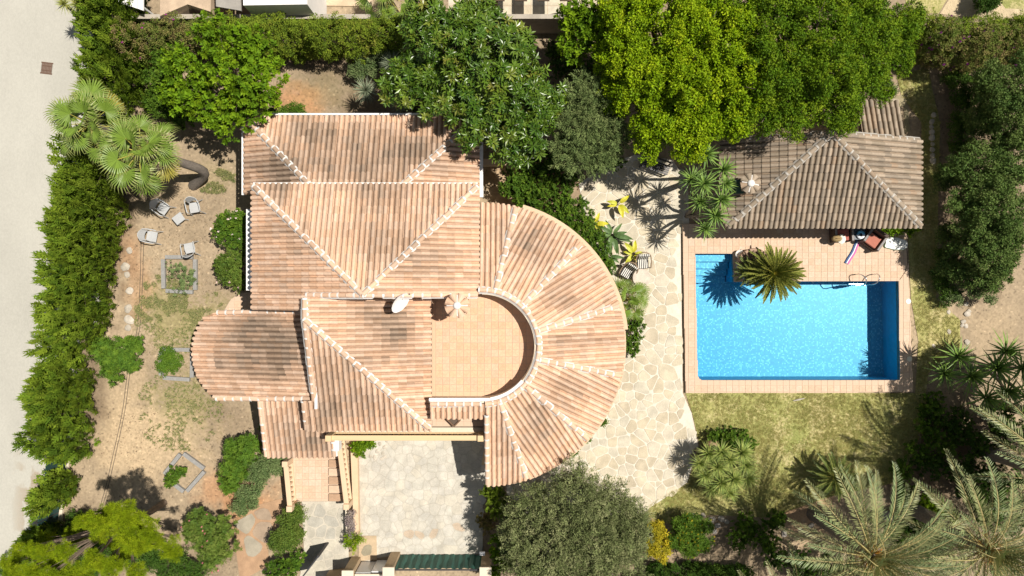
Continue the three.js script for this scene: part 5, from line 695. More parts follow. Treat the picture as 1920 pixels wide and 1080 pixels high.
// clipped and grown-out hedges of upright conifers
function hedge(label, pts, r, h, o = {}) { const lobes = []; const rr = RNG(plantSeed + 7); for (let i = 0; i + 1 < pts.length; i++) { const [x0, y0] = pts[i], [x1, y1] = pts[i + 1], L = Math.hypot(x1 - x0, y1 - y0), n = Math.ceil(L / (r * .85)); for (let k = 0; k < n; k++) { const t = (k + rr() * .5) / n, hh = h * (.9 + rr() * .22), gx = lerp(x0, x1, t) + (rr() - .5) * r * .5, gy = lerp(y0, y1, t); const y = hh * .55, f = 1 / (1 - y / H); lobes.push([960 + (gx - 960) * f, 540 + (gy - 540) * f, r * (.9 + rr() * .3) * f, hh, 1]); } } return hedgePlant(label, lobes, o); }
function hedgePlant(label, lobes, o) { return plant('hedge', label, 'hedge', lobes, { sp: SP.hedge, colors: C.thuja, dens: 27, squash: 9, vertical: true, hole: .3, core: .3, rough: .45, trunkR: .05, mt: LMfine, scale: o.sp ? 1 : 1.4, ...o }); }
hedge('tall conifer hedge at the street corner above the fan palms', [[255, 5], [258, 90], [262, 180], [256, 225]], 40, 3.3); hedge('tall conifer hedge along the street opposite the garden chairs', [[212, 285], [212, 380], [203, 460], [196, 530], [188, 600], [178, 650]], 38, 3.1, {}); hedge('tall conifer hedge along the street beside the bare soil garden', [[172, 692], [160, 760], [150, 830]], 36, 2.9);
hedge('straggly conifer hedge growing through the green street screen', [[138, 885], [150, 905], [122, 930]], 20, 2.1, { dens: 30 }); hedge('low conifer hedge end behind the pine at the street', [[125, 985], [110, 1010]], 24, 2.2, { dens: 30 });
hedge('clipped rear hedge behind the lower roof', [[450, 98], [560, 96], [680, 100], [790, 92]], 30, 3.0, { sp: SP.small, colors: C.hedge, dens: 60, mt: LMfine, squash: 9 }); hedge('flowering rear hedge between the street corner and the bright tree', [[300, 105], [370, 95], [440, 92]], 30, 2.9, { sp: SP.small, colors: C.bougain, dens: 46, flowers: [[.30, .05, .22], 26, 1.2] });
hedge('bougainvillea hedge along the rear boundary behind the pool house', [[1690, 95], [1760, 118], [1830, 112], [1900, 100], [1960, 100]], 30, 2.8, { sp: SP.small, colors: C.bougain, dens: 56, flowers: [[.26, .05, .24], 90, 1.4] }); hedge('dark rear hedge beside the gravel path of the neighbour', [[1665, 70], [1720, 92], [1790, 90], [1880, 82], [1960, 78]], 24, 2.6, { sp: SP.small, colors: C.hedge, dens: 56 });
hedge('dark clipped hedge below the olive tree', [[1215, 1062], [1300, 1066], [1400, 1068]], 16, 1.3, { sp: SP.small, colors: C.dark, dens: 60 });
// trees
plant('bright_tree', 'bright green feathery tree beside the rear corner of the house', 'tree', [[400, 62, 40, 5], [352, 130, 46, 4.5], [440, 120, 60, 5], [490, 165, 48, 4.6], [390, 190, 50, 4.2], [430, 220, 42, 3.8], [340, 185, 40, 4], [470, 90, 40, 4.6], [455, 190, 50, 4.2]], { sp: SP.bright, colors: C.lime, dens: 17, trunkR: .12, core: .45, rough: .45, hole: .45, clump: .4, scale: 1.0 });
plant('loquat_tree', 'broad loquat tree with long glossy leaves over the roof corner', 'tree', [[800, 40, 48, 5], [850, 90, 66, 5.5], [930, 110, 78, 6], [960, 180, 78, 5.6], [860, 180, 66, 5], [790, 150, 58, 4.5], [745, 160, 38, 4], [990, 240, 56, 5], [915, 235, 60, 5], [958, 285, 38, 4.5], [895, 40, 48, 5], [1035, 185, 32, 4.6], [880, 262, 24, 4.6]], { sp: SP.loquat, colors: C.loquat, dens: 20, mt: LMgloss, trunkR: .16, core: .75, rough: .3 });
plant('lime_tree', 'small bright leafy tree between the loquat and the big yellow green tree', 'tree', [[1078, 40, 36, 4.5], [1112, 62, 40, 4.5], [1072, 92, 28, 4], [1130, 25, 36, 4.6]], { sp: SP.bright, colors: C.lime, dens: 18, rough: .5 });
plant('juniper_tree', 'grey green feathery conifer between the loquat and the yellow green tree', 'tree', [[1100, 180, 44, 4.5], [1082, 240, 54, 4.5], [1130, 240, 50, 4.3], [1085, 288, 46, 4], [1115, 205, 48, 4.6], [1120, 285, 40, 3.9]], { sp: SP.juniper, colors: C.juniper, dens: 34, mt: LMfine, upBias: .1, rough: .5, core: .75, scale: 1.15 });
plant('yellow_green_tree', 'huge yellow green tree beside the crazy paving', 'tree', [[1180, 50, 56, 6], [1255, 55, 76, 6.5], [1345, 75, 78, 6.5], [1200, 140, 66, 6.2], [1290, 155, 80, 6.6], [1380, 160, 66, 6], [1230, 225, 58, 5.6], [1300, 235, 58, 5.6], [1365, 225, 48, 5.3], [1170, 100, 46, 5.6], [1212, 268, 32, 4.7], [1285, 275, 30, 4.8], [1160, 180, 40, 5], [1200, 0, 50, 5.6], [1140, 110, 34, 5], [1150, 30, 40, 5.2], [1400, 100, 50, 5.8], [1320, 10, 60, 6]], { sp: SP.yellowgreen, colors: C.yellowgreen, dens: 36, trunkR: .22, core: .75, rough: .32 });
plant('dense_green_tree', 'huge mid green tree behind the pool house roof', 'tree', [[1440, 55, 76, 6.5], [1525, 50, 78, 6.5], [1615, 60, 66, 6], [1450, 135, 66, 6.3], [1540, 135, 78, 6.6], [1615, 130, 56, 5.8], [1480, 205, 56, 5.6], [1560, 195, 56, 5.6], [1632, 150, 36, 5], [1420, 215, 46, 5.4], [1580, 228, 26, 4.6], [1655, 60, 38, 5], [1390, 20, 56, 6], [1480, 0, 60, 6], [1680, 110, 34, 4.6], [1690, 60, 34, 4.6], [1600, 10, 50, 5.6], [1650, 175, 24, 4], [1700, 30, 30, 4]], { sp: SP.green, colors: C.green, dens: 36, trunkR: .22, core: .75, rough: .36 });
plant('shade_tree', 'dark olive green tree beside the bougainvillea hedge', 'tree', [[1885, 165, 62, 4], [1905, 230, 60, 4], [1848, 205, 40, 2.8], [1935, 190, 60, 4.2], [1900, 272, 40, 3], [1850, 160, 36, 2.9], [1840, 245, 34, 2.4], [1860, 280, 30, 2.4]], { sp: SP.green, colors: C.shade, dens: 34, rough: .4, core: .75 });
plant('shade_tree', 'large dark olive green tree spreading beside the pool terrace', 'tree', [[1828, 330, 64, 3.6], [1850, 400, 70, 4], [1830, 440, 48, 2.8], [1850, 475, 60, 3.4], [1782, 328, 32, 2.1], [1870, 335, 50, 4], [1805, 388, 36, 2], [1840, 525, 38, 2.2], [1792, 500, 36, 1.8], [1868, 520, 28, 2], [1775, 445, 26, 1.5], [1880, 440, 40, 3.2]], { sp: SP.green, colors: C.shade, dens: 34, rough: .42, core: .75 });
plant('olive_tree', 'wide silvery olive tree at the end of the crazy paving', 'tree', [[1080, 935, 58, 4.5], [1010, 960, 54, 4], [1148, 955, 52, 4], [1030, 1020, 68, 4.6], [1110, 1015, 70, 4.8], [1168, 1005, 46, 4.1], [978, 1010, 38, 3.8], [1080, 1068, 58, 4.3], [1160, 1060, 48, 4], [1185, 965, 24, 3.6], [1000, 1065, 50, 4]], { sp: SP.olive, colors: C.olive, dens: 44, mt: LMfine, upBias: .1, rough: .5, core: .5, trunkR: .2, barkMat: barkGrey, scale: 1.2 });
plant('pine_tree', 'pine with rounded yellow green needle clumps beside the street', 'tree', [[168, 978, 22.1, 7.9], [205, 968, 22.1, 6.7], [242, 965, 23.9, 7.8], [196, 996, 22.1, 6.4], [236, 996, 23.9, 7.9], [274, 990, 23.9, 7.0], [290, 1012, 18.4, 6.9], [258, 1020, 20.2, 6.9], [90, 1040, 22.1, 5.8], [125, 1032, 20.2, 6.8], [118, 1062, 23.9, 5.8], [180, 1050, 22.1, 7.8], [212, 1062, 22.1, 6.2], [62, 1068, 18.4, 6.1], [28, 1078, 18.4, 6.1], [322, 1034, 16.6, 4.6], [256, 1070, 18.4, 5.8], [155, 1078, 22.1, 6.1], [88, 1082, 18.4, 6.7], [36, 1034, 14.7, 4.6], [60, 1028, 12.9, 5.3], [330, 1010, 9.2, 5.5], [140, 1008, 18.4, 3.6], [226, 1030, 20.2, 5.0], [90, 1012, 16.6, 3.4], [20, 1055, 16.6, 4.5]], { sp: SP.pine, colors: C.pine, dens: 62, mt: LMfine, squash: .75, clump: .26, hole: .38, rough: .25, core: .5, trunkR: .13, scale: .95 });
// shrubs
plant('rambling_shrub', 'rambling green shrub along the curved wall of the round wing', 'shrub', [[960, 350, 30, 1.8], [1008, 360, 42, 2], [1056, 385, 42, 2], [1038, 408, 32, 1.8], [1088, 420, 36, 1.8], [1108, 450, 30, 1.6], [1122, 482, 22, 1.4], [985, 372, 26, 1.6], [1135, 500, 16, 1.2]], { sp: SP.bush, colors: C.bush, dens: 46, rough: .4, trunkR: .04 });
plant('climbing_shrub', 'small leafy shrub below the fan palm at the curved wall', 'shrub', [[1188, 612, 20, 1], [1186, 638, 18, .9], [1184, 655, 12, .7], [1190, 590, 16, 1]], { sp: SP.bush, colors: C.bush, dens: 50, trunkR: .03 });
plant('climbing_shrub', 'small climbing shrub under the lower edge of the round roof', 'shrub', [[1130, 790, 9, .6], [1098, 822, 10, .6], [1075, 845, 10, .6], [1050, 858, 10, .6]], { sp: SP.small, colors: C.bush, dens: 50, trunkR: .02 });
plant('rose_bush', 'rose bush with pale blossoms against the white ledge', 'shrub', [[430, 422, 28, 1.6], [444, 448, 24, 1.5], [420, 440, 20, 1.3], [450, 410, 20, 1.5]], { sp: SP.bush, colors: C.bush, dens: 50, flowers: [[.72, .60, .58], 14, 1.5], trunkR: .03 }); plant('rose_bush', 'dark rose bush with few blossoms beside the white ledge', 'shrub', [[436, 505, 30, 1.5], [446, 480, 24, 1.4], [424, 500, 20, 1.2], [450, 530, 16, 1.1]], { sp: SP.bush, colors: C.rosy, dens: 50, flowers: [[.70, .5, .48], 8, 1.3], trunkR: .03 });
plant('oleander_bush', 'leafy green shrub beside the porch roof', 'shrub', [[452, 848, 32, 1.7], [438, 890, 26, 1.5], [465, 828, 22, 1.5], [440, 868, 26, 1.6], [430, 912, 18, 1.2]], { sp: SP.oleander, colors: C.bush, dens: 40, trunkR: .03 }); plant('grey_shrub', 'grey green sprawling shrub beside the stair balustrade', 'shrub', [[492, 888, 32, 1.2], [512, 868, 26, 1.2], [470, 925, 26, 1], [455, 950, 18, .8], [528, 858, 14, 1]], { sp: SP.small, colors: C.greyg, dens: 60, trunkR: .03 });
plant('walk_shrub', 'dense shrub beside the entrance walk', 'shrub', [[540, 990, 30, 1.4], [554, 962, 20, 1.3], [528, 1008, 26, 1.2], [550, 1010, 22, 1.1]], { sp: SP.small, colors: C.rosy, dens: 60, trunkR: .03 }); plant('walk_shrub', 'pale green feathery shrub at the corner of the entrance gate', 'shrub', [[545, 1062, 20, 1.2], [520, 1066, 22, 1], [560, 1050, 14, 1]], { sp: SP.bright, colors: C.bush, dens: 30, trunkR: .03, scale: .7 });
plant('rosy_shrub', 'rounded shrub with small pink blossoms beside the pine', 'shrub', [[392, 1000, 42, 1.9], [418, 1020, 30, 1.7], [372, 985, 32, 1.7], [398, 1040, 26, 1.5], [425, 985, 22, 1.5]], { sp: SP.oleander, colors: C.rosy, dens: 40, flowers: [[.6, .2, .24], 18, 1], trunkR: .04 });
plant('frame_shrub', 'straggly grey green shrub inside the timber frame by the chairs', 'shrub', [[335, 520, 26, .9], [322, 505, 18, .8], [350, 532, 18, .7], [330, 545, 16, .7]], { sp: SP.oleander, colors: C.greyg, dens: 24, trunkR: .02, scale: .8, core: .1 }); plant('frame_shrub', 'small green shrub in the timber frame by the rounded roof', 'shrub', [[318, 668, 18, .8], [324, 682, 18, .8], [310, 685, 14, .6]], { sp: SP.small, colors: C.bush, dens: 50, trunkR: .02 }); plant('frame_shrub', 'small green bush in the diamond timber frame', 'shrub', [[327, 888, 14, .6], [322, 902, 12, .5], [340, 884, 10, .5]], { sp: SP.bush, colors: C.bush, dens: 60, trunkR: .02 });
plant('hedge_shrub', 'leafy shrub leaning out of the hedge over the pipes', 'shrub', [[236, 662, 30, 1.9], [210, 680, 30, 1.8], [252, 645, 20, 1.6], [195, 655, 26, 1.9], [215, 705, 18, 1.3], [250, 685, 16, 1.3]], { sp: SP.oleander, colors: C.bush, dens: 40, trunkR: .03 });
plant('corner_shrub', 'bright little shrub among cobbles below the ochre balustrade', 'shrub', [[680, 836, 16, .7], [692, 828, 14, .7], [672, 842, 12, .6]], { sp: SP.bush, colors: C.lime, dens: 60, trunkR: .02 }); plant('lavender', 'dry lavender in the planter wall beside the entrance walk', 'plant', [[658, 965, 8, .8], [656, 985, 9, .8], [660, 1000, 8, .8], [655, 975, 8, .8]], { sp: SP.small, colors: [[.2, .17, .14], [.3, .24, .24], [.26, .25, .15]], dens: 60, trunkR: .01, core: .1 }); plant('grass_clump', 'yellow green grassy clump at the end of the planter wall', 'plant', [[662, 1014, 10, .7], [668, 1008, 8, .6]], { sp: SP.juniper, colors: C.yellowgreen, dens: 60, trunkR: .01 });
plant('dwarf_conifer', 'round bright conifer beside the round roof and the driveway', 'tree', [[926, 915, 20, 2.1], [930, 935, 22, 2.3], [928, 952, 18, 1.9], [922, 925, 18, 2.2]], { sp: SP.hedge, colors: [[.12, .19, .02], [.18, .26, .025], [.22, .3, .03]], dens: 60, vertical: true, trunkR: .04, scale: .6 });
plant('drive_shrub', 'thin reddish shrub on the driveway edge', 'shrub', [[903, 972, 12, 1.1], [912, 985, 14, 1.1], [918, 968, 12, 1]], { sp: SP.bush, colors: [[.14, .12, .04], [.22, .19, .05], [.25, .15, .08]], dens: 50, trunkR: .02 }); plant('drive_shrub', 'yellow green creeper beside the gate pillar', 'shrub', [[930, 1010, 12, 1.2], [925, 1035, 12, 1.2], [945, 1050, 22, 1.3], [920, 1072, 16, 1.4]], { sp: SP.bush, colors: C.lime, dens: 40, trunkR: .02 }); plant('drive_shrub', 'grey green shrub behind the gate pillar', 'shrub', [[955, 1000, 16, 1.4], [945, 1030, 18, 1.2], [950, 975, 12, 1.2]], { sp: SP.small, colors: C.greyg, dens: 50, trunkR: .02 });
plant('yellow_bush', 'bush covered in yellow blossoms beside the olive tree', 'shrub', [[1232, 990, 16, 1.2], [1242, 1012, 22, 1.3], [1240, 1038, 18, 1.2], [1225, 1028, 16, 1.2]], { sp: SP.small, colors: [[.22, .22, .02], [.40, .34, .02], [.52, .40, .02]], dens: 64, trunkR: .02 }); plant('green_bush', 'dark green bush flecked with yellow between the yellow bush and the rockery', 'shrub', [[1285, 985, 30, 1.5], [1300, 1010, 32, 1.5], [1275, 1015, 28, 1.4], [1315, 990, 22, 1.3]], { sp: SP.small, colors: C.bush, dens: 60, flowers: [[.42, .36, .03], 70, 1], trunkR: .03 });
plant('eave_shrub', 'low bright shrub under the corner of the pool house eave', 'shrub', [[1660, 432, 12, .7], [1680, 434, 12, .7], [1700, 432, 12, .7], [1716, 428, 10, .7]], { sp: SP.bush, colors: C.lime, dens: 60, trunkR: .02 }); plant('low_shrub', 'small grey green shrub behind the lean to roof', 'shrub', [[1660, 168, 20, 1.6], [1648, 182, 16, 1.5]], { sp: SP.small, colors: C.greyg, dens: 50, trunkR: .02 }); plant('topiary_ball', 'round clipped bush on the gravel path of the neighbour', 'shrub', [[1846, 0, 28, 1.2]], { sp: SP.small, colors: C.dark, dens: 90, squash: .95, rough: .08, trunkR: .04 });
plant('rear_shrub', 'twiggy grey shrub between the spiky plants and the rear hedge', 'shrub', [[690, 120, 24, 1.4], [705, 105, 22, 1.5], [672, 135, 18, 1.1], [730, 108, 20, 1.4]], { sp: SP.small, colors: C.greyg, dens: 50, trunkR: .03 }); plant('rear_shrub', 'low green ground shrub against the rear roof edge', 'shrub', [[530, 212, 18, .8], [555, 210, 16, .8], [510, 214, 14, .7]], { sp: SP.small, colors: C.bush, dens: 50, trunkR: .02 }); plant('rear_shrub', 'dark green shrub under the bright tree beside the hedge', 'shrub', [[300, 195, 26, 1.5], [318, 175, 24, 1.4], [330, 215, 22, 1.3]], { sp: SP.small, colors: C.bush, dens: 50, trunkR: .03 });
plant('palm_shrub', 'yellow green weedy shrub between the two date palms', 'shrub', [[1755, 960, 24, 1], [1735, 945, 18, .9], [1780, 975, 18, .9]], { sp: SP.bush, colors: C.lime, dens: 40, trunkR: .02 }); plant('palm_shrub', 'leafy shrub at the foot of the date palm near the rockery', 'shrub', [[1455, 970, 18, .8], [1440, 985, 16, .8]], { sp: SP.bush, colors: C.bush, dens: 44, trunkR: .02 }); plant('palm_shrub', 'dark undergrowth shrub behind the yuccas', 'shrub', [[1850, 830, 40, 1.6], [1790, 800, 34, 1.2], [1900, 810, 40, 1.6], [1740, 780, 24, .9], [1870, 780, 30, 1.4]], { sp: SP.bush, colors: C.dark, dens: 34, trunkR: .03 });
plant('palm_shrub', 'dense dark shrub under the tree beside the dry grass', 'shrub', [[1820, 540, 24, 1.4], [1850, 560, 14, 1], [1790, 555, 18, 1]], { sp: SP.small, colors: C.greyg, dens: 46, trunkR: .03 });
for (const [x, y, l] of [[182, 830, 'tiny green weed tuft beside the hedge foot'], [490, 800, 'yellow green weed beside the porch wall']]) plant('weed', l, 'plant', [[x, y, 7, .35]], { sp: SP.small, colors: C.lime, dens: 90, trunkR: .01, scale: .7 });
plant('palm_shrub', 'dark green undergrowth between the two tall date palms', 'shrub', [[1700, 930, 26, .9], [1725, 985, 30, 1], [1690, 1000, 24, .8], [1780, 1010, 34, 1.2], [1745, 1030, 30, 1]], { sp: SP.bush, colors: C.dark, dens: 34, trunkR: .02 }); plant('palm_shrub', 'dark undergrowth along the boundary behind the date palms', 'shrub', [[1820, 900, 40, 1.4], [1880, 900, 44, 1.6], [1850, 950, 40, 1.2], [1905, 960, 40, 1.4], [1790, 870, 30, 1.1], [1740, 870, 30, 1]], { sp: SP.bush, colors: C.dark, dens: 30, trunkR: .02 }); plant('palm_shrub', 'low dark shrubs at the lower edge under the date palm', 'shrub', [[1500, 1060, 34, 1], [1560, 1070, 34, 1], [1450, 1045, 26, .8], [1610, 1075, 30, 1]], { sp: SP.bush, colors: C.dark, dens: 34, trunkR: .02 }); plant('understorey_shrub', 'shaded dark shrub between the loquat and the lime tree', 'shrub', [[1060, 120, 34, 1.5], [1100, 130, 30, 1.5], [1040, 100, 24, 1.2], [1130, 150, 26, 1.5]], { sp: SP.bush, colors: C.dark, dens: 34, trunkR: .02 });
plant('added_shade_tree', 'unseen tall tree added beyond the boundary to shade the bed by the yuccas', 'tree', [[2060, 740, 70, 7.5], [2110, 830, 80, 8], [2050, 850, 60, 7], [2130, 740, 70, 7.5], [2050, 920, 60, 7], [2150, 900, 70, 7.5], [2070, 690, 60, 6.5]], { sp: SP.green, colors: C.shade, dens: 26, core: .6, trunkR: .2, hole: .2 });  // unseen tree added out of view to shade the lower right bed
plant('pine_undergrowth', 'shrubs coloured dark for the shade under the pine beside the street', 'shrub', [[150, 985, 30, 1.2], [190, 1010, 34, 1.2], [240, 1030, 36, 1.2], [290, 1040, 34, 1.2], [330, 1060, 34, 1.2], [120, 1020, 30, 1.1], [80, 1050, 34, 1.2], [170, 1055, 34, 1.2], [370, 1070, 26, 1], [30, 1070, 30, 1]], { sp: SP.small, colors: C.dark, dens: 40, trunkR: .02, hole: .2 });  // leaf colour darkened to give the shade below the pine
plant('shade_shrub', 'added shrubs coloured dark for the shade at the foot of the boundary trees', 'shrub', [[1790, 150, 26, 1], [1805, 190, 26, 1.1], [1800, 235, 28, 1.1], [1805, 280, 28, 1.1], [1790, 325, 24, 1], [1830, 170, 26, 1.3], [1840, 220, 30, 1.3], [1770, 480, 20, .9], [1765, 520, 20, .8], [1775, 550, 20, .8]], { sp: SP.small, colors: C.dark, dens: 44, trunkR: .02, hole: .2 });  // added low shrubs; shade below the trees put into leaf colour
plant('understorey_shrub', 'green shrub filling the gap between the bright tree and the conifer hedge', 'shrub', [[300, 150, 30, 2], [320, 120, 30, 2.2], [290, 190, 26, 1.6], [345, 215, 26, 1.6], [310, 90, 26, 2.2]], { sp: SP.bush, colors: C.bush, dens: 34, trunkR: .03 }); plant('understorey_shrub', 'green shrub between the conifer and the rambling shrub', 'shrub', [[1030, 300, 34, 1.6], [1000, 320, 30, 1.5], [1060, 330, 30, 1.4], [980, 300, 24, 1.6], [1150, 300, 22, 1.6]], { sp: SP.bush, colors: C.bush, dens: 34, trunkR: .03 }); plant('understorey_shrub', 'mixed green shrubs under the loquat near the rear hedge', 'shrub', [[800, 110, 34, 2.4], [780, 70, 30, 2.6], [820, 200, 30, 1.6], [770, 195, 20, 1.2]], { sp: SP.bush, colors: C.bush, dens: 34, trunkR: .03 }); plant('lawn_edge_shrub', 'leafy shrubs in the bed between the lawn and the yuccas', 'shrub', [[1745, 760, 26, 1], [1735, 800, 28, 1.1], [1715, 845, 26, 1], [1760, 830, 34, 1.2], [1690, 880, 22, .9]], { sp: SP.bush, colors: C.bush, dens: 34, trunkR: .03 }); plant('rockery_shrub', 'leafy shrub between the rockery and the date palm', 'shrub', [[1395, 985, 24, .9], [1420, 1000, 24, .9], [1380, 1010, 20, .8], [1440, 1020, 24, .9]], { sp: SP.bush, colors: C.bush, dens: 34, trunkR: .03 });

// ---------- palms, yuccas and other big-leaved plants ----------
const palmMat = new THREE.MeshPhysicalMaterial({ color: 0xffffff, vertexColors: true, roughness: .5, side: THREE.DoubleSide });
// feather frond: starts at the origin, leaves along +x, rising at elev and drooping
function feather(seed, len, elev, droop, n, leafLen, leafW, cLeaf, cRib, vee = .5, twist = 0) {
  const b = new GB(), r = RNG(seed), pts = [], K = 12; let p = V(0, 0, 0); for (let i = 0; i <= K; i++) { pts.push(p.clone()); const e = elev - droop * Math.pow(i / K, 1.3); p = p.clone().add(V(Math.cos(e), Math.sin(e), twist * (i / K) * .3).multiplyScalar(len / K)); }
  b.color = cRib; b.tube(pts, pts.map((_, i) => lerp(len * .011, .004, i / K)), 4, false);
  const cv = (t) => { const f = t * K, i = Math.min(K - 1, Math.floor(f)); return [pts[i].clone().lerp(pts[i + 1], f - i), pts[i + 1].clone().sub(pts[i]).normalize()]; };
  for (let i = 0; i < n; i++) for (const s of [-1, 1]) { const t = lerp(.13, 1, (i + r() * .6) / n), [q, d] = cv(Math.min(.995, t)); const sd = V(0, 0, s), up = sd.clone().cross(d).multiplyScalar(s).normalize(); if (up.y < 0) up.negate(); const L = leafLen * Math.sin(Math.PI * lerp(.22, .93, t)) * (.85 + r() * .3), dir = sd.clone().multiplyScalar(.75).addScaledVector(up, vee * (.6 + r() * .7)).addScaledVector(d, .75 + r() * .25); const k = .8 + r() * .4; b.color = cLeaf.map((c) => c * k); flatLeaf(b, q, dir, L, leafW, up.clone().add(rdir(r).multiplyScalar(.25))); }
  return b.geo(true);
}
function fanLeaf(seed, pet, rad, n, elev, cLeaf, cPet, spread = 3.6) {
  const b = new GB(), r = RNG(seed), e = elev, tip = V(Math.cos(e) * pet, Math.sin(e) * pet - pet * .08, 0); b.color = cPet; b.tube([V(0, 0, 0), tip.clone().multiplyScalar(.5).add(V(0, pet * .04, 0)), tip], [.03, .02, .014], 5, false);
  const ax = V(Math.cos(e - .45), Math.sin(e - .45), 0), up = V(-ax.y, ax.x, 0), side = V(0, 0, 1);
  for (let i = 0; i < n; i++) {
    const a = lerp(-spread / 2, spread / 2, (i + .5) / n), w = spread / n * .5, R = rad * (.8 + .22 * Math.cos(a * .6)) * (.93 + r() * .12), dir = (q, lift) => ax.clone().multiplyScalar(Math.cos(q)).addScaledVector(side, Math.sin(q)).addScaledVector(up, lift + .16 * Math.abs(Math.sin(q))), k = .8 + r() * .4, at = (q, lift, f) => tip.clone().addScaledVector(dir(q, lift), R * f);
    b.color = cLeaf.map((c) => c * k); const l = at(a - w, 0, .42), m = at(a, .05, .44), q = at(a + w, 0, .42), j = (r() - .5) * .12, l2 = at(a - w * .5 + j * .6, -.02, .72), q2 = at(a + w * .5 + j * .6, -.02, .72), t = at(a + j, -.16 - r() * .2, 1);
    b.tri(tip, l, m); b.tri(tip, m, q); b.tri(l, l2, m); b.tri(m, l2, q2); b.tri(m, q2, q); b.color = cLeaf.map((c, z) => lerp(c * k, [.36, .32, .14][z], .35)); b.tri(l2, t, q2);
  }
  return b.geo(true);
}
function strapRosette(seed, n, len, wid, c0, c1, low = -.5, high = 1.45) { const b = new GB(), r = RNG(seed); for (let i = 0; i < n; i++) { const a = i * 2.39996 + r() * .3, t = i / n, e = lerp(low, high, Math.pow(t, .8)) + (r() - .5) * .2, L = len * (.8 + r() * .3) * (t > .85 ? .8 : 1), k = r(), d = V(Math.cos(a) * Math.cos(e), Math.sin(e), Math.sin(a) * Math.cos(e)); const s = d.clone().cross(UPV).normalize(), n2 = s.clone().cross(d).normalize(); b.color = c0.map((c, j) => lerp(c, c1[j], k)); const o = d.clone().multiplyScalar(.04), m = d.clone().multiplyScalar(L * .45).addScaledVector(n2, L * .02), e2 = d.clone().multiplyScalar(L).addScaledVector(UPV, -L * .12 * Math.cos(e)); const ml = m.clone().addScaledVector(s, wid).addScaledVector(n2, wid * .35), mr = m.clone().addScaledVector(s, -wid).addScaledVector(n2, wid * .35), ol = o.clone().addScaledVector(s, wid * .8), or = o.clone().addScaledVector(s, -wid * .8); b.tri(ol, ml, m); b.tri(ol, m, o); b.tri(o, m, or); b.tri(or, m, mr); b.tri(ml, e2, m); b.tri(m, e2, mr); } return b.geo(true); }
const palmTrunk = mat([.235, .20, .165], { map: barkTex, roughness: 1 });
// date palms
const dateGeos = [[1.25, 1.0], [.95, 1.15], [.62, 1.2], [.3, 1.1], [-.05, .8]].map(([e, d], i) => [0, 1].map((k) => feather(200 + i * 2 + k, 3.75, e, d, 46, .50, .016, k ? [.26, .28, .115] : i > 2 ? [.165, .21, .07] : [.21, .275, .115], [.45, .38, .16], .55, k ? .6 : -.6)));
const dryGeo = feather(240, 2.6, -.5, .8, 40, .36, .012, [.36, .29, .19], [.4, .31, .2], .2);
function datePalm(label, px, py, h, n, seed, len = 1) {
  const p = P(px, py, h), r = RNG(seed), o = thing('date_palm', label, 'palm tree', V(p.x, 0, p.z)); const t = new GB().tube([V(0, -.05, 0), V(.05, h * .4, .03), V(0, h - .2, 0), V(0, h + .25, 0)], [.34, .27, .28, .16], 12); mesh('trunk', t.geo(), palmTrunk, o);
  for (let i = 0; i < n; i++) { const k = i / n, lv = Math.min(4, Math.floor(k * 5)), f = mesh('frond', dateGeos[lv][i % 2], palmMat, o); f.position.set(0, h + .15 - k * .25, 0); f.rotation.y = i * 2.39996 + r() * .3; f.rotation.x = (r() - .5) * .3; f.scale.setScalar(len * (.85 + r() * .25)); }
  for (let i = 0; i < 6; i++) { const f = mesh('dry_frond', dryGeo, palmMat, o); f.position.set(0, h - .2, 0); f.rotation.y = r() * 6.28; f.scale.setScalar(len * .9); }
  const fr = new GB(); fr.color = [.52, .24, .03]; for (let i = 0; i < 60; i++) { const d = rdir(r, .1, 1); fr.tube([V(d.x * .15, h + .1, d.z * .15), V(d.x * .55, h + .15 + d.y * .55, d.z * .55), V(d.x * .8, h + .1 + d.y * .4, d.z * .8)], [.014, .01, .006], 4, false); } mesh('fruit_stalks', fr.geo(true), palmMat, o); return o;
}
datePalm('date palm with grey green fronds beside the cycad', 1632, 1042, 5.2, 56, 1); datePalm('date palm with orange fruit stalks beside the boundary', 1848, 1030, 5.4, 56, 2, .98); datePalm('date palm whose fronds hang over the yuccas', 2005, 900, 5.6, 50, 3); datePalm('date palm below the frame edge of the rockery', 1500, 1190, 4.8, 40, 4, .9); scene.children[scene.children.length - 1].userData.label = 'low date palm between the clipped hedge and the rockery';
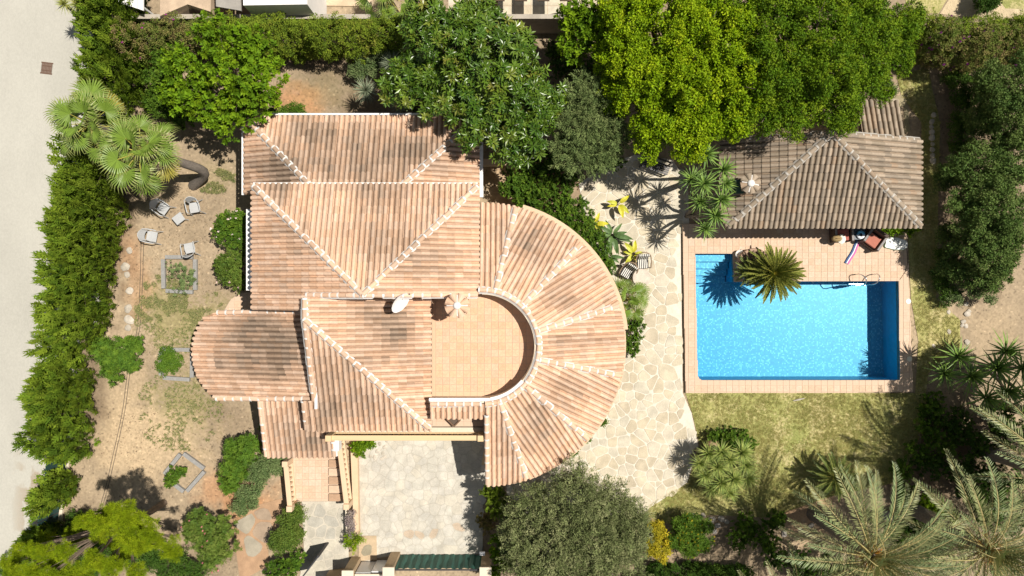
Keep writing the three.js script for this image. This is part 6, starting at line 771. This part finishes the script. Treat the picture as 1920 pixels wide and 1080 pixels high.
// fan palms
const fanGeos = [1.25, .95, .6, .25, -.15, -.5].map((e, i) => fanLeaf(260 + i, 1.0, .74, 26, e, i > 4 ? [.30, .27, .05] : [.135, .21, .025], [.42, .38, .07], 4.4));
function fanPalm(name, label, px, py, h, n, seed, s, trunkPts, colors) { const p = P(px, py, h), r = RNG(seed), o = thing(name, label, 'palm tree', V(p.x, 0, p.z)); const pts = (trunkPts || [[0, 0, 0], [0, h, 0]]).map((q) => V(...q)); const cv = new THREE.CatmullRomCurve3(pts), T = cv.getPoints(14); mesh('trunk', new GB().tube(T, T.map((_, i) => lerp(.24, .15, i / 14) * Math.min(1, s * 1.2)), 10).geo(), palmTrunk, o); for (let i = 0; i < n; i++) { const f = mesh('fan_leaf', fanGeos[Math.min(5, Math.floor(i / n * 6))], palmMat, o); f.position.copy(pts[pts.length - 1]); f.rotation.order = 'YXZ'; f.rotation.y = i * 2.39996 + r() * .4; f.rotation.x = (r() - .5) * 1.3; f.scale.setScalar(s * (.85 + r() * .3)); } for (let i = 0; i < 7; i++) { const f = mesh('young_fan_leaf', fanGeos[1 + i % 3], palmMat, o); f.position.copy(pts[pts.length - 1]); f.rotation.order = 'YXZ'; f.rotation.y = i * .9 + r(); f.rotation.x = (r() - .5) * 1.4; f.scale.setScalar(s * (.42 + r() * .2)); } mesh('heart', new THREE.SphereGeometry(.2 * s, 10, 8).translate(pts[pts.length - 1].x, pts[pts.length - 1].y - .05, pts[pts.length - 1].z), mat([.3, .26, .1], { map: barkTex }), o); return o; }
{ const h = 4.6, p = P(262, 286, h), b = P(362, 348), m = P(379, 322, 1.3), m2 = P(340, 305, 2.6); fanPalm('fan_palm', 'fan palm with a bent trunk above the garden chairs', 262, 286, h, 21, 11, 1.0, [[b.x - p.x, -.05, b.z - p.z], [m.x - p.x, 1.1, m.z - p.z], [m2.x - p.x, 2.6, m2.z - p.z], [0, h, 0]]); }
fanPalm('fan_palm', 'fan palm leaning out of the hedge over the street', 168, 232, 4.2, 19, 12, 1.0); fanPalm('small_fan_palm', 'small fan palm against the curved wall of the round wing', 1174, 560, 1.2, 16, 13, .66); fanPalm('neighbour_fan_palm', 'fan palm of the neighbour behind the rear hedge', 728, -4, 2.2, 16, 14, .8);
// clump of dwarf palms, each stem with a head of narrow radiating leaves
const dwarfGeo = [0, 1].map((k) => strapRosette(380 + k, 110, .62, .013, [.16, .24, .045], [.36, .40, .10], -.5, 1.4));
{ const r = RNG(19); for (const [l, heads] of [['dwarf palm of the clump, on the paving edge', [[1312, 868, 1.4], [1328, 850, 1.6], [1322, 890, 1.3]]], ['dwarf palm of the clump, just below the clay jar', [[1352, 848, 1.8], [1368, 862, 2.0], [1345, 875, 1.7]]], ['dwarf palm of the clump, on the open lawn side', [[1398, 872, 1.6], [1390, 848, 1.7], [1402, 895, 1.3]]], ['dwarf palm of the clump, above the rockery', [[1352, 905, 1.4], [1376, 898, 1.6], [1366, 922, 1.2], [1335, 915, 1.1]]]]) { const b = P(heads[0][0], heads[0][1], heads[0][2]), o = thing('dwarf_palm', l, 'palm', V(b.x, 0, b.z)); for (const [x, y, h] of heads) { const q = P(x, y, h).sub(V(b.x, 0, b.z)); mesh('stem', new GB().tube([V(q.x * .5, -.05, q.z * .5), V(q.x, h - .05, q.z)], [.1, .07], 7).geo(), palmTrunk, o); const f = mesh('leaf_head', dwarfGeo[Math.floor(r() * 2)], palmMat, o); f.position.set(q.x, h, q.z); f.rotation.set((r() - .5) * .5, r() * 6, (r() - .5) * .5); f.scale.setScalar(.9 + r() * .25); } } }
plant('clump_shrub', 'leafy shrub growing round the clay jar', 'shrub', [[1360, 818, 20, .8], [1385, 822, 20, .8], [1340, 815, 14, .7], [1400, 830, 14, .7]], { sp: SP.bush, colors: C.bush, dens: 44, trunkR: .02 });
// cycads
const cycGeos = [1.2, .85, .5, .15, -.2].map((e, i) => feather(300 + i, 1.05, e, 1.0, 46, .17, .012, [.11, .15, .03], [.36, .33, .07], .75));
const cycYellow = [1.0, .7, .42, .2, .02].map((e, i) => feather(310 + i, 1.28, e, .5, 60, .16, .016, [.20, .23, .04], [.40, .36, .06], .9));
function cycad(label, px, py, h, n, seed, s, geos, y0 = 0) { const p = P(px, py, h), r = RNG(seed), o = thing('cycad', label, 'cycad', V(p.x, y0, p.z)); mesh('trunk', new GB().tube([V(0, 0, 0), V(0, h * .5, 0), V(0, h - .1, 0)], [.2, .17, .13], 10).geo(), palmTrunk, o); for (let i = 0; i < n; i++) { const f = mesh('frond', geos[Math.min(4, Math.floor(i / n * 5))], palmMat, o); f.position.set(0, h - .1, 0); f.rotation.y = i * 2.39996 + r() * .2; f.rotation.x = (r() - .5) * .2; f.scale.setScalar(s * (.88 + r() * .22)); } return o; }
{ const o = cycad('cycad with yellow green fronds leaning over the pool from its planter', 1446, 513, .85, 84, 31, 1, cycYellow, DY + .3); const b = P(1412, 498, .4); o.children[0].geometry = new GB().tube([V(b.x - o.position.x, 0.0, b.z - o.position.z), V((b.x - o.position.x) * .6, .35, (b.z - o.position.z) * .6), V(0, .75, 0)], [.17, .15, .12], 10).geo(); }
{ const o = cycad('darker low cycad growing in the same planter', 1400, 508, .5, 34, 32, .72, cycGeos, DY + .3); }
cycad('dark cycad on the lawn in the palm shadow', 1565, 895, 1.2, 44, 33, 1.05, cycGeos);
// yuccas: several stems, each ending in a rosette
const yucGeos = [0, 1, 2].map((k) => strapRosette(330 + k, 52, .72, .026, [.08, .16, .03], [.22, .34, .06])), yucDark = [0, 1].map((k) => strapRosette(340 + k, 50, .95, .034, [.08, .16, .03], [.22, .34, .06])), spiky = [0, 1].map((k) => strapRosette(350 + k, 170, .72, .011, [.15, .19, .11], [.27, .31, .20], -.7, 1.5)), yucYellow = [strapRosette(360, 60, .6, .022, [.2, .24, .05], [.34, .34, .08])];
function yucca(name, label, heads, base, geos, seed, y0 = 0) { const r = RNG(seed), b = P(...base), o = thing(name, label, 'yucca', V(b.x, y0, b.z)); for (const [px, py, h, s] of heads) { const p = P(px, py, h).sub(V(b.x, y0, b.z)); const q = V((r() - .5) * .2, -.05, (r() - .5) * .2); mesh('stem', new GB().tube([q, q.clone().lerp(p, .5).add(V(0, h * .08, 0)), p.clone().add(V(0, -.05, 0))], [.09, .07, .055], 8).geo(), palmTrunk, o); const f = mesh('leaf_rosette', geos[Math.floor(r() * geos.length)], palmMat, o); f.position.copy(p); f.rotation.y = r() * 6.28; f.rotation.z = (r() - .5) * .35; f.rotation.x = (r() - .5) * .35; f.scale.setScalar(s); } return o; }
yucca('yucca', 'many headed yucca beside the pool house wall', [[1322, 290, 4.0, 1], [1356, 318, 3.9, 1], [1298, 336, 3.7, 1], [1320, 345, 4.1, .95]], [1290, 338], yucGeos, 41); yucca('yucca', 'many headed yucca at the corner of the pool terrace', [[1352, 374, 3.9, 1], [1312, 378, 3.3, .9], [1342, 404, 3.5, 1], [1322, 430, 3.0, .85], [1360, 345, 3.7, .8]], [1290, 405], yucGeos, 42);
yucca('yucca', 'dark yucca spreading towards the pool terrace corner', [[1795, 668, 2.1, 1], [1770, 700, 1.7, .9], [1820, 705, 2.2, 1.05], [1848, 745, 2.2, 1], [1868, 690, 2.6, 1.1]], [1765, 690], yucDark, 43); yucca('yucca', 'dark yucca at the boundary behind the dry grass', [[1885, 658, 2.3, 1], [1915, 690, 2.5, 1.05], [1888, 735, 2.4, 1.05], [1925, 745, 2.3, 1]], [1850, 690], yucDark, 44);
yucca('spiky_yucca', 'round blue green spiky yucca between soil and loquat', [[686, 170, 1.7, .95]], [688, 185], spiky, 45); yucca('spiky_yucca', 'shaded spiky yucca against the roof edge below the loquat', [[752, 196, 1.4, .9]], [752, 210], spiky, 46); yucca('spiky_yucca', 'pale spiky yucca half under the loquat leaves', [[736, 120, 2.0, .95]], [738, 140], spiky, 47);
yucca('street_yucca', 'yellow green yucca at the street corner by the neighbour canopy', [[122, 8, 2.6, .8], [148, 10, 2.8, .9]], [150, 30], yucYellow, 48);
// broad-leaved yellow and green plants on the paving
function bladeGeo(seed, L, w, c) { const b = new GB(), r = RNG(seed), K = 6, P2 = (t, s) => V(L * t * Math.cos(.9 - t * 1.1), L * t * Math.sin(.9 - t * .9) * .8, s * w * Math.sin(Math.PI * Math.pow(lerp(.06, 1, t), .75))); b.color = c; b.tube([V(-.05, -.25, 0), V(0, 0, 0)], .012, 4, false); for (let i = 0; i < K; i++) for (const s of [-1, 1]) { const k = .85 + r() * .3; b.color = c.map((q) => q * k); const t0 = i / K, t1 = (i + 1) / K; b.quad(P2(t0, 0), P2(t1, 0), P2(t1, s).add(V(0, .03, 0)), P2(t0, s).add(V(0, .03, 0))); } return b.geo(true); }
const bladeY = [0, 1].map((k) => bladeGeo(370 + k, .62, .12, k ? [.50, .46, .03] : [.42, .43, .04])), bladeG = [0, 1].map((k) => bladeGeo(374 + k, .8, .11, k ? [.07, .13, .035] : [.1, .17, .05]));
function bladePlant(name, label, px, py, n, geos, s, seed, h = .3) { const p = P(px, py, h), r = RNG(seed), o = thing(name, label, 'plant', V(p.x, 0, p.z)); const st = new GB(); for (let i = 0; i < n; i++) { const a = i * 2.39996 + r(), q = V(Math.cos(a) * .08, h * (.7 + r() * .6), Math.sin(a) * .08); st.tube([V(0, -.03, 0), q], [.016, .01], 5, false); const f = mesh('leaf', geos[Math.floor(r() * geos.length)], palmMat, o); f.position.copy(q); f.rotation.y = -a; f.scale.setScalar(s * (.75 + r() * .4)); } mesh('stem', st.geo(), bark, o); }
bladePlant('yellow_leaf_plant', 'yellow leaved plant standing alone on the crazy paving', 1160, 382, 5, bladeY, .9, 51, .5); bladePlant('yellow_leaf_plant', 'yellow leaved plant at the foot of the rambling shrub', 1114, 420, 6, bladeY, .8, 52, .6); bladePlant('yellow_leaf_plant', 'yellow leaved plant beside the striped armchairs', 1188, 476, 8, bladeY, .85, 53, .3); bladePlant('banana_plant', 'dark strap leaved plant between the rambling shrub and the paving', 1148, 440, 12, bladeG, 1, 54, .5); bladePlant('banana_plant', 'dark strap leaved plant beside the curved wall and armchair', 1142, 480, 10, bladeG, .8, 55, .4);

renderer.render(scene, camera);
